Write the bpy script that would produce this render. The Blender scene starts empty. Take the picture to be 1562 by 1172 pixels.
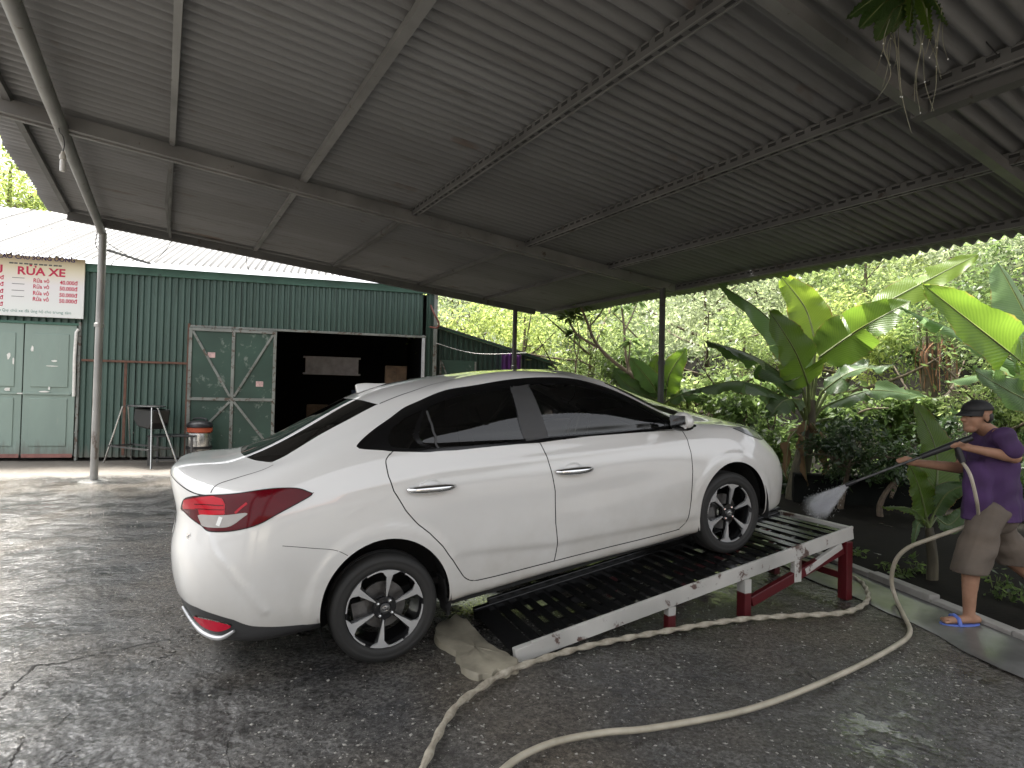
import bpy, bmesh, math, random
import numpy as np
from mathutils import Vector, Matrix
random.seed(7); RNG=np.random.default_rng(7)
S=bpy.context.scene
COL=S.collection
R_=math.radians
# ------------------------------------------------------------------ camera
CAM_F,CAM_P,CAM_R,CAM_H=877.54,.0163,.0235,1.509      # focal length in px of a 1562 px wide frame, pitch, roll, height
PW,PH=1562.,1172.
_f=Vector((0,math.cos(CAM_P),math.sin(CAM_P))); _u=Vector((0,-math.sin(CAM_P),math.cos(CAM_P))); _r=Vector((1,0,0))
_c,_s=math.cos(CAM_R),math.sin(CAM_R)
AX=(_c*_r+_s*_u, -_s*_r+_c*_u, _f)
cd=bpy.data.cameras.new('camera'); co=bpy.data.objects.new('camera',cd); COL.objects.link(co); S.camera=co
cd.sensor_width=36; cd.lens=CAM_F/PW*36; cd.clip_start=.05; cd.clip_end=600
mw=Matrix.Identity(4)
for i in range(3):
    mw[i][0]=AX[0][i]; mw[i][1]=AX[1][i]; mw[i][2]=-AX[2][i]
mw[2][3]=CAM_H; co.matrix_world=mw
def ray(x,y): return AX[0]*((x-PW/2)/CAM_F)+AX[1]*(-(y-PH/2)/CAM_F)+AX[2]
def at(x,y,Y):
    d=ray(x,y); return Vector((0,0,CAM_H))+d*(Y/d.y)
def gnd(x,y,z=0):
    d=ray(x,y); return Vector((0,0,CAM_H))+d*((z-CAM_H)/d.z)
# ------------------------------------------------------------------ light
SUN_EL,SUN_AZ=R_(70),R_(-62)       # azimuth measured from +Y towards +X
w=bpy.data.worlds.new('World'); S.world=w; w.use_nodes=True
nt=w.node_tree; nt.nodes.clear()
sky=nt.nodes.new('ShaderNodeTexSky'); sky.sky_type='NISHITA'; sky.sun_disc=False
sky.sun_elevation=SUN_EL; sky.sun_rotation=SUN_AZ; sky.air_density=1.0; sky.dust_density=6.0; sky.ozone_density=1.0
hs=nt.nodes.new('ShaderNodeHueSaturation'); hs.inputs['Saturation'].default_value=.16
bg=nt.nodes.new('ShaderNodeBackground'); bg.inputs['Strength'].default_value=.15
wo=nt.nodes.new('ShaderNodeOutputWorld')
nt.links.new(sky.outputs[0],hs.inputs['Color']); nt.links.new(hs.outputs[0],bg.inputs[0]); nt.links.new(bg.outputs[0],wo.inputs[0])
sl=bpy.data.lights.new('sun','SUN'); sl.energy=4.6; sl.angle=R_(14); sl.color=(1,.955,.88)
so=bpy.data.objects.new('sun',sl); COL.objects.link(so)
sd=Vector((math.sin(SUN_AZ)*math.cos(SUN_EL),math.cos(SUN_AZ)*math.cos(SUN_EL),math.sin(SUN_EL)))
so.rotation_euler=sd.to_track_quat('Z','Y').to_euler(); so.location=sd*40
S.view_settings.view_transform='Standard'; S.view_settings.look='None'; S.view_settings.gamma=1; S.view_settings.use_curve_mapping=False
S.view_settings.exposure=1.92
S.render.engine='CYCLES'
C_=S.cycles; C_.max_bounces=6; C_.diffuse_bounces=3; C_.glossy_bounces=3; C_.transmission_bounces=4; C_.transparent_max_bounces=8; C_.volume_bounces=6; C_.caustics_reflective=False; C_.caustics_refractive=False
C_.use_adaptive_sampling=True; C_.adaptive_threshold=.02; C_.use_denoising=True; C_.sample_clamp_indirect=6
# ------------------------------------------------------------------ helpers
def link(o,parent=None):
    COL.objects.link(o)
    if parent: o.parent=parent
    return o
def tag(o,label,cat,group=None):
    o['label']=label; o['category']=cat
    if group: o['group']=group
    return o
def empty(name,label,cat,loc=(0,0,0),group=None):
    o=bpy.data.objects.new(name,None); COL.objects.link(o); o.location=loc; o.empty_display_size=.1
    return tag(o,label,cat,group)
class MB:
    def __init__(s): s.v=[]; s.f=[]; s.m=[]
    def add(s,v,f,m=0):
        b=len(s.v); s.v+= [tuple(p) for p in v]; s.f+= [tuple(i+b for i in q) for q in f]; s.m+= [m]*len(f); return s
    def box(s,lo,hi,m=0,M=None):
        x0,y0,z0=lo; x1,y1,z1=hi
        v=[(x0,y0,z0),(x1,y0,z0),(x1,y1,z0),(x0,y1,z0),(x0,y0,z1),(x1,y0,z1),(x1,y1,z1),(x0,y1,z1)]
        if M is not None: v=[M@Vector(p) for p in v]
        return s.add(v,[(3,2,1,0),(4,5,6,7),(0,1,5,4),(1,2,6,5),(2,3,7,6),(3,0,4,7)],m)
    def bar(s,a,b,w,h,up=(0,0,1),m=0):
        a=Vector(a); b=Vector(b); d=(b-a).normalized(); u=Vector(up); r=d.cross(u)
        if r.length<1e-4: r=d.cross(Vector((0,1,0)))
        r.normalize(); u=r.cross(d); r*=w/2; u=u*h/2
        k=max(1,int((b-a).length/.8)); v=[]; f=[(0,1,2,3)]
        for i in range(k+1):
            c=a+(b-a)*(i/k); v+=[c-r-u,c+r-u,c+r+u,c-r+u]
        for i in range(k):
            q=4*i; f+=[(q,q+4,q+5,q+1),(q+1,q+5,q+6,q+2),(q+2,q+6,q+7,q+3),(q+3,q+7,q+4,q)]
        q=4*k; f.append((q+3,q+2,q+1,q)); return s.add(v,f,m)
    def tube(s,pts,r,n=10,m=0,cap=True,rad=None):
        pts=[Vector(p) for p in pts]; k=len(pts); 
        t0=(pts[1]-pts[0]).normalized(); nrm=t0.orthogonal().normalized(); V=[];F=[]
        for i,p in enumerate(pts):
            t=(pts[min(i+1,k-1)]-pts[max(i-1,0)]).normalized()
            nrm=(nrm-t*nrm.dot(t)).normalized(); bn=t.cross(nrm)
            for j in range(n):
                a=2*math.pi*j/n; rr=(r[i] if isinstance(r,(list,tuple)) else r)
                if rad: rr=rad(i,a,rr)
                V.append(p+(nrm*math.cos(a)+bn*math.sin(a))*rr)
        for i in range(k-1):
            for j in range(n):
                a=i*n+j;b=i*n+(j+1)%n; F.append((a,b,b+n,a+n))
        if cap: F.append(tuple(range(n-1,-1,-1))); F.append(tuple((k-1)*n+j for j in range(n)))
        return s.add(V,F,m)
    def lathe(s,prof,n=32,m=0,M=None,close=False):
        V=[];F=[]; k=len(prof)
        for (r,z) in prof:
            for j in range(n):
                a=2*math.pi*j/n; V.append(Vector((r*math.cos(a),r*math.sin(a),z)))
        for i in range(k-1 if not close else k):
            i2=(i+1)%k
            for j in range(n):
                F.append((i*n+j,i*n+(j+1)%n,i2*n+(j+1)%n,i2*n+j))
        if M is not None: V=[M@p for p in V]
        return s.add(V,F,m)
    def prism(s,poly,z0,z1,m=0,M=None):
        n=len(poly); V=[Vector((x,y,z0)) for x,y in poly]+[Vector((x,y,z1)) for x,y in poly]
        if M is not None: V=[M@p for p in V]
        F=[tuple(range(n-1,-1,-1)),tuple(range(n,2*n))]+[(i,(i+1)%n,n+(i+1)%n,n+i) for i in range(n)]
        return s.add(V,F,m)
    def ball(s,c,r,n=12,m=0,M=None):
        if not isinstance(r,(tuple,list)): r=(r,r,r)
        V=[];F=[]; k=max(5,n//2+1)
        for i in range(k):
            ph=math.pi*i/(k-1)
            for j in range(n):
                a=2*math.pi*j/n; p=Vector((r[0]*math.sin(ph)*math.cos(a),r[1]*math.sin(ph)*math.sin(a),r[2]*math.cos(ph)))
                if M is not None: p=M@p
                V.append(p+Vector(c))
        for i in range(k-1):
            for j in range(n): F.append((i*n+j,(i+1)*n+j,(i+1)*n+(j+1)%n,i*n+(j+1)%n))
        return s.add(V,F,m)
    def mesh(s,name,mats,smooth=False,bevel=0):
        me=bpy.data.meshes.new(name); me.from_pydata(s.v,[],s.f)
        if not isinstance(mats,(list,tuple)): mats=[mats]
        for q in mats: me.materials.append(q)
        if len(mats)>1: me.polygons.foreach_set('material_index',s.m)
        me.validate(); bm=bmesh.new(); bm.from_mesh(me)
        bmesh.ops.remove_doubles(bm,verts=bm.verts,dist=1e-6)
        bmesh.ops.recalc_face_normals(bm,faces=bm.faces)
        bm.to_mesh(me); bm.free()
        if smooth:
            me.polygons.foreach_set('use_smooth',[True]*len(me.polygons)); me.set_sharp_from_angle(angle=R_(38))
        me.update(); return me
    def obj(s,name,mats,parent=None,smooth=False,bevel=0,loc=None):
        o=bpy.data.objects.new(name,s.mesh(name,mats,smooth)); link(o,parent)
        if loc is not None: o.location=loc
        if bevel:
            b=o.modifiers.new('bevel','BEVEL'); b.width=bevel; b.segments=2; b.limit_method='ANGLE'
        return o
def np_mesh(name,V,F,mats,smooth=False,attr=None,mi=None):
    V=np.asarray(V,np.float32); F=np.asarray(F,np.int32); k=F.shape[1]; n=len(F)
    me=bpy.data.meshes.new(name); me.vertices.add(len(V)); me.vertices.foreach_set('co',V.ravel())
    me.loops.add(n*k); me.loops.foreach_set('vertex_index',F.ravel()); me.polygons.add(n)
    me.polygons.foreach_set('loop_start',np.arange(n,dtype=np.int32)*k); 
    for q in (mats if isinstance(mats,(list,tuple)) else [mats]): me.materials.append(q)
    if mi is not None: me.polygons.foreach_set('material_index',np.asarray(mi,np.int32))
    if smooth: me.polygons.foreach_set('use_smooth',np.ones(n,bool))
    if attr is not None:
        a=me.attributes.new('tint','FLOAT','POINT'); a.data.foreach_set('value',np.asarray(attr,np.float32))
    me.update(calc_edges=True); return me
def np_obj(name,V,F,mats,parent=None,**k): return link(bpy.data.objects.new(name,np_mesh(name,V,F,mats,**k)),parent)
def copy_tree(o,parent=None):
    c=o.copy(); link(c,parent)
    if parent: c.matrix_parent_inverse=o.matrix_parent_inverse.copy()
    for ch in list(o.children): copy_tree(ch,c)
    return c
def spline(P,n=8,closed=False):
    P=[Vector(p) for p in P]; k=len(P); out=[]
    for i in range(k if closed else k-1):
        g=(lambda j:P[j%k]) if closed else (lambda j:P[max(0,min(k-1,j))])
        a,b,c,d=g(i-1),g(i),g(i+1),g(i+2)
        for q in range(n):
            t=q/n; out.append(.5*((2*b)+(c-a)*t+(2*a-5*b+4*c-d)*t*t+(3*b-a-3*c+d)*t**3))
    if not closed: out.append(P[-1])
    return out
# ------------------------------------------------------------------ materials
class NT:
    def __init__(s,name):
        s.m=bpy.data.materials.new(name); s.m.use_nodes=True; s.t=s.m.node_tree; s.p=s.t.nodes['Principled BSDF']; s.out=s.t.nodes['Material Output']
    def n(s,typ,**k):
        q=s.t.nodes.new('ShaderNode'+typ)
        for a,b in k.items(): setattr(q,a,b)
        return q
    def l(s,a,b): s.t.links.new(a,b)
    def val(s,x):
        q=s.n('Value'); q.outputs[0].default_value=x; return q.outputs[0]
    def coord(s,kind='Object',scale=None):
        c=s.n('TexCoord').outputs[kind]
        if scale is not None:
            mp=s.n('Mapping'); mp.inputs['Scale'].default_value=scale if hasattr(scale,'__len__') else (scale,)*3; s.l(c,mp.inputs[0]); c=mp.outputs[0]
        return c
    def noise(s,scale,detail=4,rough=.55,co=None,dist=0):
        q=s.n('TexNoise'); q.inputs['Scale'].default_value=scale; q.inputs['Detail'].default_value=detail; q.inputs['Roughness'].default_value=rough; q.inputs['Distortion'].default_value=dist
        if co is not None: s.l(co,q.inputs['Vector'])
        return q.outputs['Fac']
    def ramp(s,fac,stops):
        q=s.n('ValToRGB'); e=q.color_ramp.elements
        while len(e)<len(stops): e.new(.5)
        for x,(p,c) in zip(e,stops):
            x.position=p; x.color=(c,c,c,1) if not hasattr(c,'__len__') else (*c,1)
        s.l(fac,q.inputs[0]); return q.outputs[0]
    def mix(s,fac,a,b,mode='MIX'):
        q=s.n('Mix',data_type='RGBA',blend_type=mode)
        for i,x in ((0,fac),(6,a),(7,b)):
            if hasattr(x,'default_value') or hasattr(x,'links'): s.l(x,q.inputs[i])
            elif hasattr(x,'__len__'): q.inputs[i].default_value=(*x,1)
            else: q.inputs[i].default_value=x if i==0 else (x,x,x,1)
        return q.outputs[2]
    def math(s,op,a,b=0.):
        q=s.n('Math',operation=op)
        for i,x in enumerate((a,b)):
            if hasattr(x,'links'): s.l(x,q.inputs[i])
            else: q.inputs[i].default_value=x
        return q.outputs[0]
    def set(s,**k):
        for a,b in k.items():
            i=s.p.inputs[a.replace('_',' ')]
            if hasattr(b,'links'): s.l(b,i)
            elif hasattr(b,'__len__'): i.default_value=(*b,1)
            else: i.default_value=b
        return s
    def bump(s,h,strength=.3,dist=.01):
        q=s.n('Bump'); q.inputs['Strength'].default_value=strength; q.inputs['Distance'].default_value=dist; s.l(h,q.inputs['Height']); s.l(q.outputs[0],s.p.inputs['Normal']); return q
MAT={}
def flat(name,col,rough=.6,metal=0.,var=.25,scale=6,bump=0.,coat=0.,spec=.5):
    n=NT(name); co=n.coord('Object')
    f=n.noise(scale,5,.6,co); c0=tuple(x*(1-var) for x in col); c1=tuple(min(1,x*(1+var)) for x in col)
    n.set(Base_Color=n.ramp(f,[(.3,c0),(.7,c1)]),Metallic=metal,Roughness=n.ramp(f,[(.3,max(.02,rough*.85)),(.7,min(1,rough*1.15))]))
    n.p.inputs['Coat Weight'].default_value=coat; n.p.inputs['Coat Roughness'].default_value=.04
    n.p.inputs['Specular IOR Level'].default_value=spec
    if bump: n.bump(n.noise(scale*8,4,.6,co),bump,.004)
    MAT[name]=n.m; return n.m
def worn(name,col,wear,rough=.55,amount=.5,scale=5,metal=0.,streak=None):
    # painted metal with worn patches
    n=NT(name); co=n.coord('Object'); cs=n.coord('Object',streak) if streak else co
    f=n.noise(scale,8,.68,cs,.3); g=n.noise(scale*.35,3,.5,co)
    base=n.ramp(g,[(.3,tuple(x*.75 for x in col)),(.7,tuple(x*1.2 for x in col))])
    mk=n.ramp(f,[(amount,0.),(amount+.05,1.)])
    n.set(Base_Color=n.mix(mk,base,wear),Roughness=rough,Metallic=metal)
    n.bump(mk,.25,.002); MAT[name]=n.m; return n.m
def leafmat(name,c0,c1,trans=.45,rough=.45,spec=.35):
    n=NT(name); a=n.n('Attribute',attribute_name='tint'); f=n.noise(3,3,.5,n.coord('Object'))
    s=n.math('ADD',n.math('MULTIPLY',a.outputs['Fac'],.75),n.math('MULTIPLY',f,.25))
    c=n.ramp(s,[(0.1,c0),(.9,c1)])
    n.set(Base_Color=c,Roughness=rough); n.p.inputs['Specular IOR Level'].default_value=spec
    t=n.n('BsdfTranslucent'); hs=n.n('HueSaturation'); hs.inputs['Value'].default_value=2.0; hs.inputs['Saturation'].default_value=.95; hs.inputs['Hue'].default_value=.49
    n.l(c,hs.inputs['Color']); n.l(hs.outputs[0],t.inputs[0])
    mx=n.n('MixShader'); mx.inputs[0].default_value=trans; n.l(n.p.outputs[0],mx.inputs[1]); n.l(t.outputs[0],mx.inputs[2]); n.l(mx.outputs[0],n.out.inputs[0])
    MAT[name]=n.m; return n.m

# ================================================================== SETTING
n=NT('wet_concrete'); P3=n.coord('Object'); sep=n.n('SeparateXYZ'); n.l(P3,sep.inputs[0])
big=n.noise(.6,3,.6,P3); mid=n.noise(2.6,4,.65,P3); fine=n.noise(46,4,.75,P3); med=n.noise(11,2,.6,P3)
# distance in front of the shed wall -> dry apron
dsh=n.math('ADD',n.math('MULTIPLY',n.math('ADD',sep.outputs[0],7.57),.25),n.math('MULTIPLY',n.math('SUBTRACT',sep.outputs[1],11.51),-.968))
dry=n.ramp(n.math('ADD',n.math('MULTIPLY',dsh,.25),n.math('MULTIPLY',mid,.5)),[(.66,1.),(.90,0.)])
wetc=n.mix(n.ramp(mid,[(.36,0.),(.64,1.)]),(.050,.050,.050),(.125,.122,.116))
wetc=n.mix(n.ramp(big,[(.45,0.),(.62,.75)]),wetc,(.135,.112,.084))
wetc=n.mix(n.ramp(fine,[(.38,.8),(.56,0.)]),wetc,(.022,.020,.018))
wetc=n.mix(n.ramp(fine,[(.56,0.),(.72,.75)]),wetc,(.20,.19,.17))
dryc=n.mix(fine,(.085,.074,.06),(.16,.143,.12))
dryc=n.mix(n.ramp(mid,[(.5,0.),(.62,.5)]),dryc,(.085,.066,.05))
col=n.mix(dry,wetc,dryc)
pud=n.math('ADD',n.math('MULTIPLY',mid,.5),n.math('MULTIPLY',big,.5))
def pool(cx,cy,rx,ry,a):
    ex=n.math('MULTIPLY',n.math('SUBTRACT',sep.outputs[0],cx),1/rx); ey=n.math('MULTIPLY',n.math('SUBTRACT',sep.outputs[1],cy),1/ry)
    return n.ramp(n.math('ADD',n.math('MULTIPLY',ex,ex),n.math('MULTIPLY',ey,ey)),[(0.,a),(1.,0.)])
for pl_ in ((1.3,5.3,2.4,1.3,.14),(.1,4.55,1.3,.9,.17)): pud=n.math('SUBTRACT',pud,pool(*pl_))
rough=n.mix(dry,n.ramp(pud,[(.38,.03),(.46,.08),(.53,.18),(.68,.30)]),.85)
n.set(Base_Color=col,Roughness=rough); n.p.inputs['Specular IOR Level'].default_value=.7
hgt=n.math('ADD',n.math('ADD',n.math('MULTIPLY',fine,.8),n.math('MULTIPLY',med,.6)),n.math('MULTIPLY',mid,1.2))
n.bump(n.math('MULTIPLY',hgt,n.ramp(pud,[(.38,.07),(.52,1.)])),.85,.016); MAT['wet_concrete']=n.m
flat('concrete',(.26,.25,.23),.7,var=.35,scale=3,bump=.35); flat('wet_strip',(.12,.12,.115),.22,var=.35,scale=2.5,bump=.2)
flat('pale_concrete',(.27,.245,.185),.7,var=.35,scale=5,bump=.5)
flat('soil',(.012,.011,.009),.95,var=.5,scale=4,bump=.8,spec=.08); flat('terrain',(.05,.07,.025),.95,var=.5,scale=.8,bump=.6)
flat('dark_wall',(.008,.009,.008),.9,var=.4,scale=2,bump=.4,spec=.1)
def struct(o): o['kind']='structure'; return o
# ground: finely gridded near the camera with real low undulation, one sheet to the horizon
xs=np.concatenate([[-300,-80,-30,-16],np.linspace(-11,6,110),[9,16,40,90,300]]); ys=np.concatenate([[-300,-80,-25,-8,-2],np.linspace(.6,13,100),[16,24,50,120,300]])
X,Y=np.meshgrid(xs,ys); 
def und(x,y): return .006*np.sin(x*2.1+np.sin(y*1.7))*np.sin(y*2.7+1.3*np.sin(x*1.1))+.004*np.sin(x*5.3+y*3.1)
Z=und(X,Y)*((np.abs(X)<11)&(Y>.6)&(Y<13))-.010
Vg=np.stack([X,Y,Z],-1).reshape(-1,3); I=np.arange(len(Vg)).reshape(X.shape)
Fg=np.stack([I[:-1,:-1],I[:-1,1:],I[1:,1:],I[1:,:-1]],-1).reshape(-1,4)
GR=struct(np_obj('ground',Vg,Fg,MAT['wet_concrete'],smooth=True))
# cracks in the floor: dark open grooves
flat('crack_dark',(.008,.007,.006),.9,var=.2)
random.seed(21)
for path,w0 in (([(-40,1092),(0,1064),(22,1044),(52,1016),(92,1010),(140,998),(200,986),(268,972)],.016),([(8,1170),(24,1148),(34,1128)],.012),([(268,996),(245,1004),(226,1012)],.02),([(1196,1000),(1228,1020),(1246,1036),(1256,1050)],.008),([(352,1172),(346,1140),(356,1112)],.006),([(80,1108),(96,1094),(110,1082)],.007),([(1380,1130),(1430,1148),(1480,1166)],.012)):
    P=spline([gnd(x,y) for x,y in path],7); V=[];F=[]; k=len(P)
    for i_,p in enumerate(P):
        t=(P[min(i_+1,k-1)]-P[max(i_-1,0)]).normalized(); sd_=Vector((-t.y,t.x,0)); ww=w0*math.sin(math.pi*(i_+.5)/k)**.5*random.uniform(.1,1.1); jit=random.uniform(-.7,.7)*w0
        z=float(und(np.float64(p.x),np.float64(p.y)))-.010+.003
        for q in (-.5,.5): c=p+sd_*(q*ww+jit); V.append((c.x,c.y,z))
    for i_ in range(k-1): F.append((2*i_,2*i_+1,2*i_+3,2*i_+2))
    m=MB(); m.add(V,F); m.obj('crack',MAT['crack_dark'],GR)
# concrete channel strip and kerb along the garden edge (direction of the canopy's right side)
KA,KB=Vector((2.2,10.2,0)),Vector((3.62,2.0,0)); kd=(KB-KA).normalized(); kn=Vector((-kd.y,kd.x,0))   # kn points to the garden (+x)
if kn.x<0: kn=-kn
m=MB(); n0=40
for i in range(n0):
    pass
pa=[KA+kd*((KB-KA).length*i/n0) for i in range(n0+1)]
V=[];F=[]
for i,p in enumerate(pa):
    wob=.02*math.sin(i*1.9)+.03*math.sin(i*.7)
    for off,z in ((-.52+wob,.0),(-.46+wob,.012),(-.06,.014),(-.05,.018)): V.append(p+kn*off+Vector((0,0,z)))
for i in range(n0):
    for j in range(3): a=i*4+j; F.append((a,a+1,a+5,a+4))
m.add(V,F); struct(m.obj('channel_strip',MAT['wet_strip'],smooth=True))
m=MB()
for i in range(14):
    L=(KB-KA).length/14; a=KA+kd*(i*L+.004); b=KA+kd*((i+1)*L-.004); h=.055+.012*math.sin(i*2.3)
    m=MB(); m.bar(a+Vector((0,0,h/2-.03)),b+Vector((0,0,h/2-.03+.004*math.sin(i*5))),.10,h+.06)
    o=m.obj('kerb_stone' if i else 'kerb_stone',MAT['concrete'],bevel=.008)
    if i==0: KERB=struct(bpy.data.objects.new('kerb',None)); COL.objects.link(KERB)
    o.parent=KERB
# garden soil behind the kerb, rising into the wooded slope
def hill(x,y):
    g=np.clip((x-(3.1-.17*(y-5)))/1.5,0,1)
    d=np.clip(np.minimum((y-13.5)+.35*(x-1),30),0,30); d2=np.clip(x-6.5-.15*(y-5),0,30)
    h=.42*d*np.clip((d)/6,0,1)+.30*d2*np.clip(d2/5,0,1)
    h=h*np.clip((x+3+0.25*np.maximum(y-16,0))/4,0,1)
    back=np.clip((y-24)/12,0,1)*6*np.clip((-x-2)/6,0,1)
    return .02*g+np.minimum(h,12)+back+.05*np.sin(x*2.3)*np.sin(y*1.9)*g
gx=np.linspace(-60,70,170); gy=np.linspace(3.0,90,150); X,Y=np.meshgrid(gx,gy)
X=X+0; 
def terr(name,x0,x1,y0,y1,nx,ny,mat,f):
    X,Y=np.meshgrid(np.linspace(x0,x1,nx),np.linspace(y0,y1,ny)); Z=f(X,Y); V=np.stack([X,Y,Z],-1).reshape(-1,3); I=np.arange(nx*ny).reshape(ny,nx)
    return struct(np_obj(name,V,np.stack([I[:-1,:-1],I[:-1,1:],I[1:,1:],I[1:,:-1]],-1).reshape(-1,4),mat,smooth=True))
terr('hillside',-70,80,17.2,95,150,90,MAT['terrain'],lambda x,y:hill(x,y)-.06+.0*x)
# garden bed: strip between kerb and slope
V=[];F=[];nx,ny=40,60
for j in range(ny):
    y=1.0+j/(ny-1)*17.5
    t=(y-KA.y)/(KB.y-KA.y); xe=KA.x+(KB.x-KA.x)*t+.06
    for i in range(nx):
        x=xe+(i/(nx-1))**1.5*(60-xe); V.append((x,y,float(hill(np.float64(x),np.float64(y)))+ (.02 if i else .0)+.02*math.sin(x*7+y*5)))
for j in range(ny-1):
    for i in range(nx-1): a=j*nx+i; F.append((a,a+1,a+nx+1,a+nx))
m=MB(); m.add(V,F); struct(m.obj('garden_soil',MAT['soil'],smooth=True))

# ================================================================== CARPORT
worn('galv',(.23,.23,.225),(.12,.10,.085),.5,.62,6,.35); worn('galv_dark',(.13,.13,.128),(.07,.06,.05),.6,.6,6,.2)
worn('galv_post',(.34,.335,.32),(.16,.13,.11),.45,.60,5,.4,(1,1,.25))
n=NT('roof_metal'); oi=n.n('ObjectInfo'); va=n.n('VectorMath',operation='ADD'); n.l(n.coord('Object'),va.inputs[0]); vm=n.n('VectorMath',operation='SCALE'); vm.inputs[0].default_value=(17,31,7); n.l(oi.outputs['Random'],vm.inputs['Scale']); n.l(vm.outputs[0],va.inputs[1])
def rco(sc):
    mp=n.n('Mapping'); mp.inputs['Scale'].default_value=sc; n.l(va.outputs[0],mp.inputs[0]); return mp.outputs[0]
f=n.noise(.7,5,.65,rco((.35,1.6,1)),.3); g=n.noise(5,5,.7,rco((.25,3,1)))
c=n.mix(f,(.14,.143,.147),(.31,.315,.32)); c=n.mix(n.ramp(g,[(.54,0.),(.75,.7)]),c,(.11,.10,.09))
rs_=n.noise(1.1,4,.7,rco((.8,2.2,1))); c=n.mix(n.ramp(rs_,[(.63,0.),(.72,.65)]),c,(.13,.075,.045)); c=n.mix(n.math('MULTIPLY',n.ramp(oi.outputs['Random'],[(0.,0.),(1.,.5)]),1.),c,(.17,.168,.165))
n.set(Base_Color=c,Roughness=.62,Metallic=.1); MAT['roof_metal']=n.m
RA,RS=.5463,.0776; RP=Vector((-6.4616,8.9958,4.0171))
D1=Vector((math.cos(RA)*math.cos(RS),math.sin(RA)*math.cos(RS),-math.sin(RS))); D2=Vector((-math.sin(RA),math.cos(RA),0)); DN=D1.cross(D2)
RM=Matrix.Identity(4)
for i in range(3): RM[i][0]=D1[i]; RM[i][1]=D2[i]; RM[i][2]=DN[i]; RM[i][3]=RP[i]
def rp(s,t,h=0): return RP+D1*s+D2*t+DN*h
CP=empty('carport','open steel carport with grey corrugated roof on pipe posts over the car','carport',(-6.2,8.8,0))
def cpart(mb,name,mat,**k):
    o=mb.obj(name,mat,**k); o.parent=CP; o.matrix_parent_inverse=Matrix.Translation(CP.location).inverted(); return o
# roof sheets, each one metre wide, corrugations run along D1
S0,S1=-.72,8.95; PIT=.12; NW=8
def sheet_mesh(name,L,nw,pit,amp,mat,seg=10,sub=8,thick=.0):
    k=nw*sub+1; V=[];F=[]
    for j in range(seg+1):
        for i in range(k):
            y=i*pit/sub; c_=math.cos(2*math.pi*i/sub); V.append((L*j/seg,y,amp*math.copysign(abs(c_)**.7,c_)))
    for j in range(seg):
        for i in range(k-1): a=j*k+i; F.append((a,a+1,a+k+1,a+k))
    nV=len(V); t=.0025; V=V+[(x,y,z-t) for x,y,z in V]; F=F+[(q[3]+nV,q[2]+nV,q[1]+nV,q[0]+nV) for q in F]
    for i in range(k-1): F.append((i,i+nV,i+1+nV,i+1)); b_=seg*k; F.append((b_+i,b_+i+1,b_+i+1+nV,b_+i+nV))
    return np_mesh(name,V,F,mat,smooth=True)
sm=sheet_mesh('roof_sheet',S1-S0,NW,PIT,.028,MAT['roof_metal'])
tt=.12; k=0
while tt>-11.1:
    o=bpy.data.objects.new('roof_sheet',sm); link(o,CP)
    tt-=NW*PIT-.012
    M=Matrix.Identity(4); M.translation=rp(S0+.03*math.sin(k*2.1),tt,.075+.003*(k%2)); 
    R3=RM.to_3x3()@Matrix.Rotation(.0015*math.sin(k*1.7),3,'Z')
    M=Matrix.Translation(M.translation)@R3.to_4x4()
    o.matrix_parent_inverse=Matrix.Translation(CP.location).inverted(); o.matrix_basis=M
    k+=1
# purlins across the corrugation (along D2): solid box ones on the left, lattice ones on the right
def lattice(mb,a,b,w,h,step=.11):
    a=Vector(a); b=Vector(b); L=(b-a).length; d=(b-a)/L; up=DN
    mb.bar(a+up*(h/2-.012),b+up*(h/2-.012),w,.024,up); mb.bar(a-up*(h/2-.010),b-up*(h/2-.010),w,.020,up)
    k=int(L/step)
    for i in range(k):
        p=a+d*(i+.5)*step
        mb.bar(p-d*step*.24-up*(h/2-.02),p+d*step*.24+up*(h/2-.02),w*.45,.016,d)
        if i%2: mb.bar(p+d*step*.5-up*(h/2-.018),p+d*step*.5+up*(h/2-.018),w*.5,.03,d)
flat('slot_dark',(.035,.035,.035),.9)
def slotted(mb,a,b,w,h,step=.125):
    # folded channel with a row of punched oblong slots along its side and underside
    a=Vector(a); b=Vector(b); L=(b-a).length; d=(b-a)/L; up=DN; sd=d.cross(up)
    mb.bar(a,b,w,h,up)
    mb.bar(a-up*(h/2+.004)+sd*(w*.5-.006),b-up*(h/2+.004)+sd*(w*.5-.006),.012,.008,up,m=2); mb.bar(a-up*(h/2+.004)-sd*(w*.5-.006),b-up*(h/2+.004)-sd*(w*.5-.006),.012,.008,up,m=2)
    for i in range(int(L/step)):
        p=a+d*(i+.5)*step
        for q in (-1,1):
            c=p+sd*q*(w/2+.001)+up*.012; mb.bar(c-d*.036,c+d*.036,.003,.026,up,m=1)
            c2=p+sd*q*(w/2+.004)+up*.030; mb.bar(c2-d*.030,c2+d*.030,.006,.006,up,m=2)
        c=p-up*(h/2+.001); mb.bar(c-d*.032,c+d*.032,.022,.003,up,m=1)
for s,lat,tw in ((.87,0,.05),(2.15,0,.07),(3.5,1,.07),(5.2,1,.07),(6.72,1,.07),(8.33,1,.06)):
    m=MB(); t1=.0; t0=-11.2
    if lat: 
        slotted(m,rp(s,-4.0,.01),rp(s,t0,.01),tw,.095)
        m.bar(rp(s,t1,.02),rp(s,-4.02,.02),tw*.8,.06,DN)
    else:
        m.bar(rp(s,-4.28,.02),rp(s,t0,.02),tw,.07,DN); m.bar(rp(s,t1,.02),rp(s,-4.22,.02),tw*.8,.05,DN)
    cpart(m,'purlin',[MAT['galv_dark'],MAT['slot_dark'],MAT['galv']] if lat else MAT['galv'])
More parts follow.
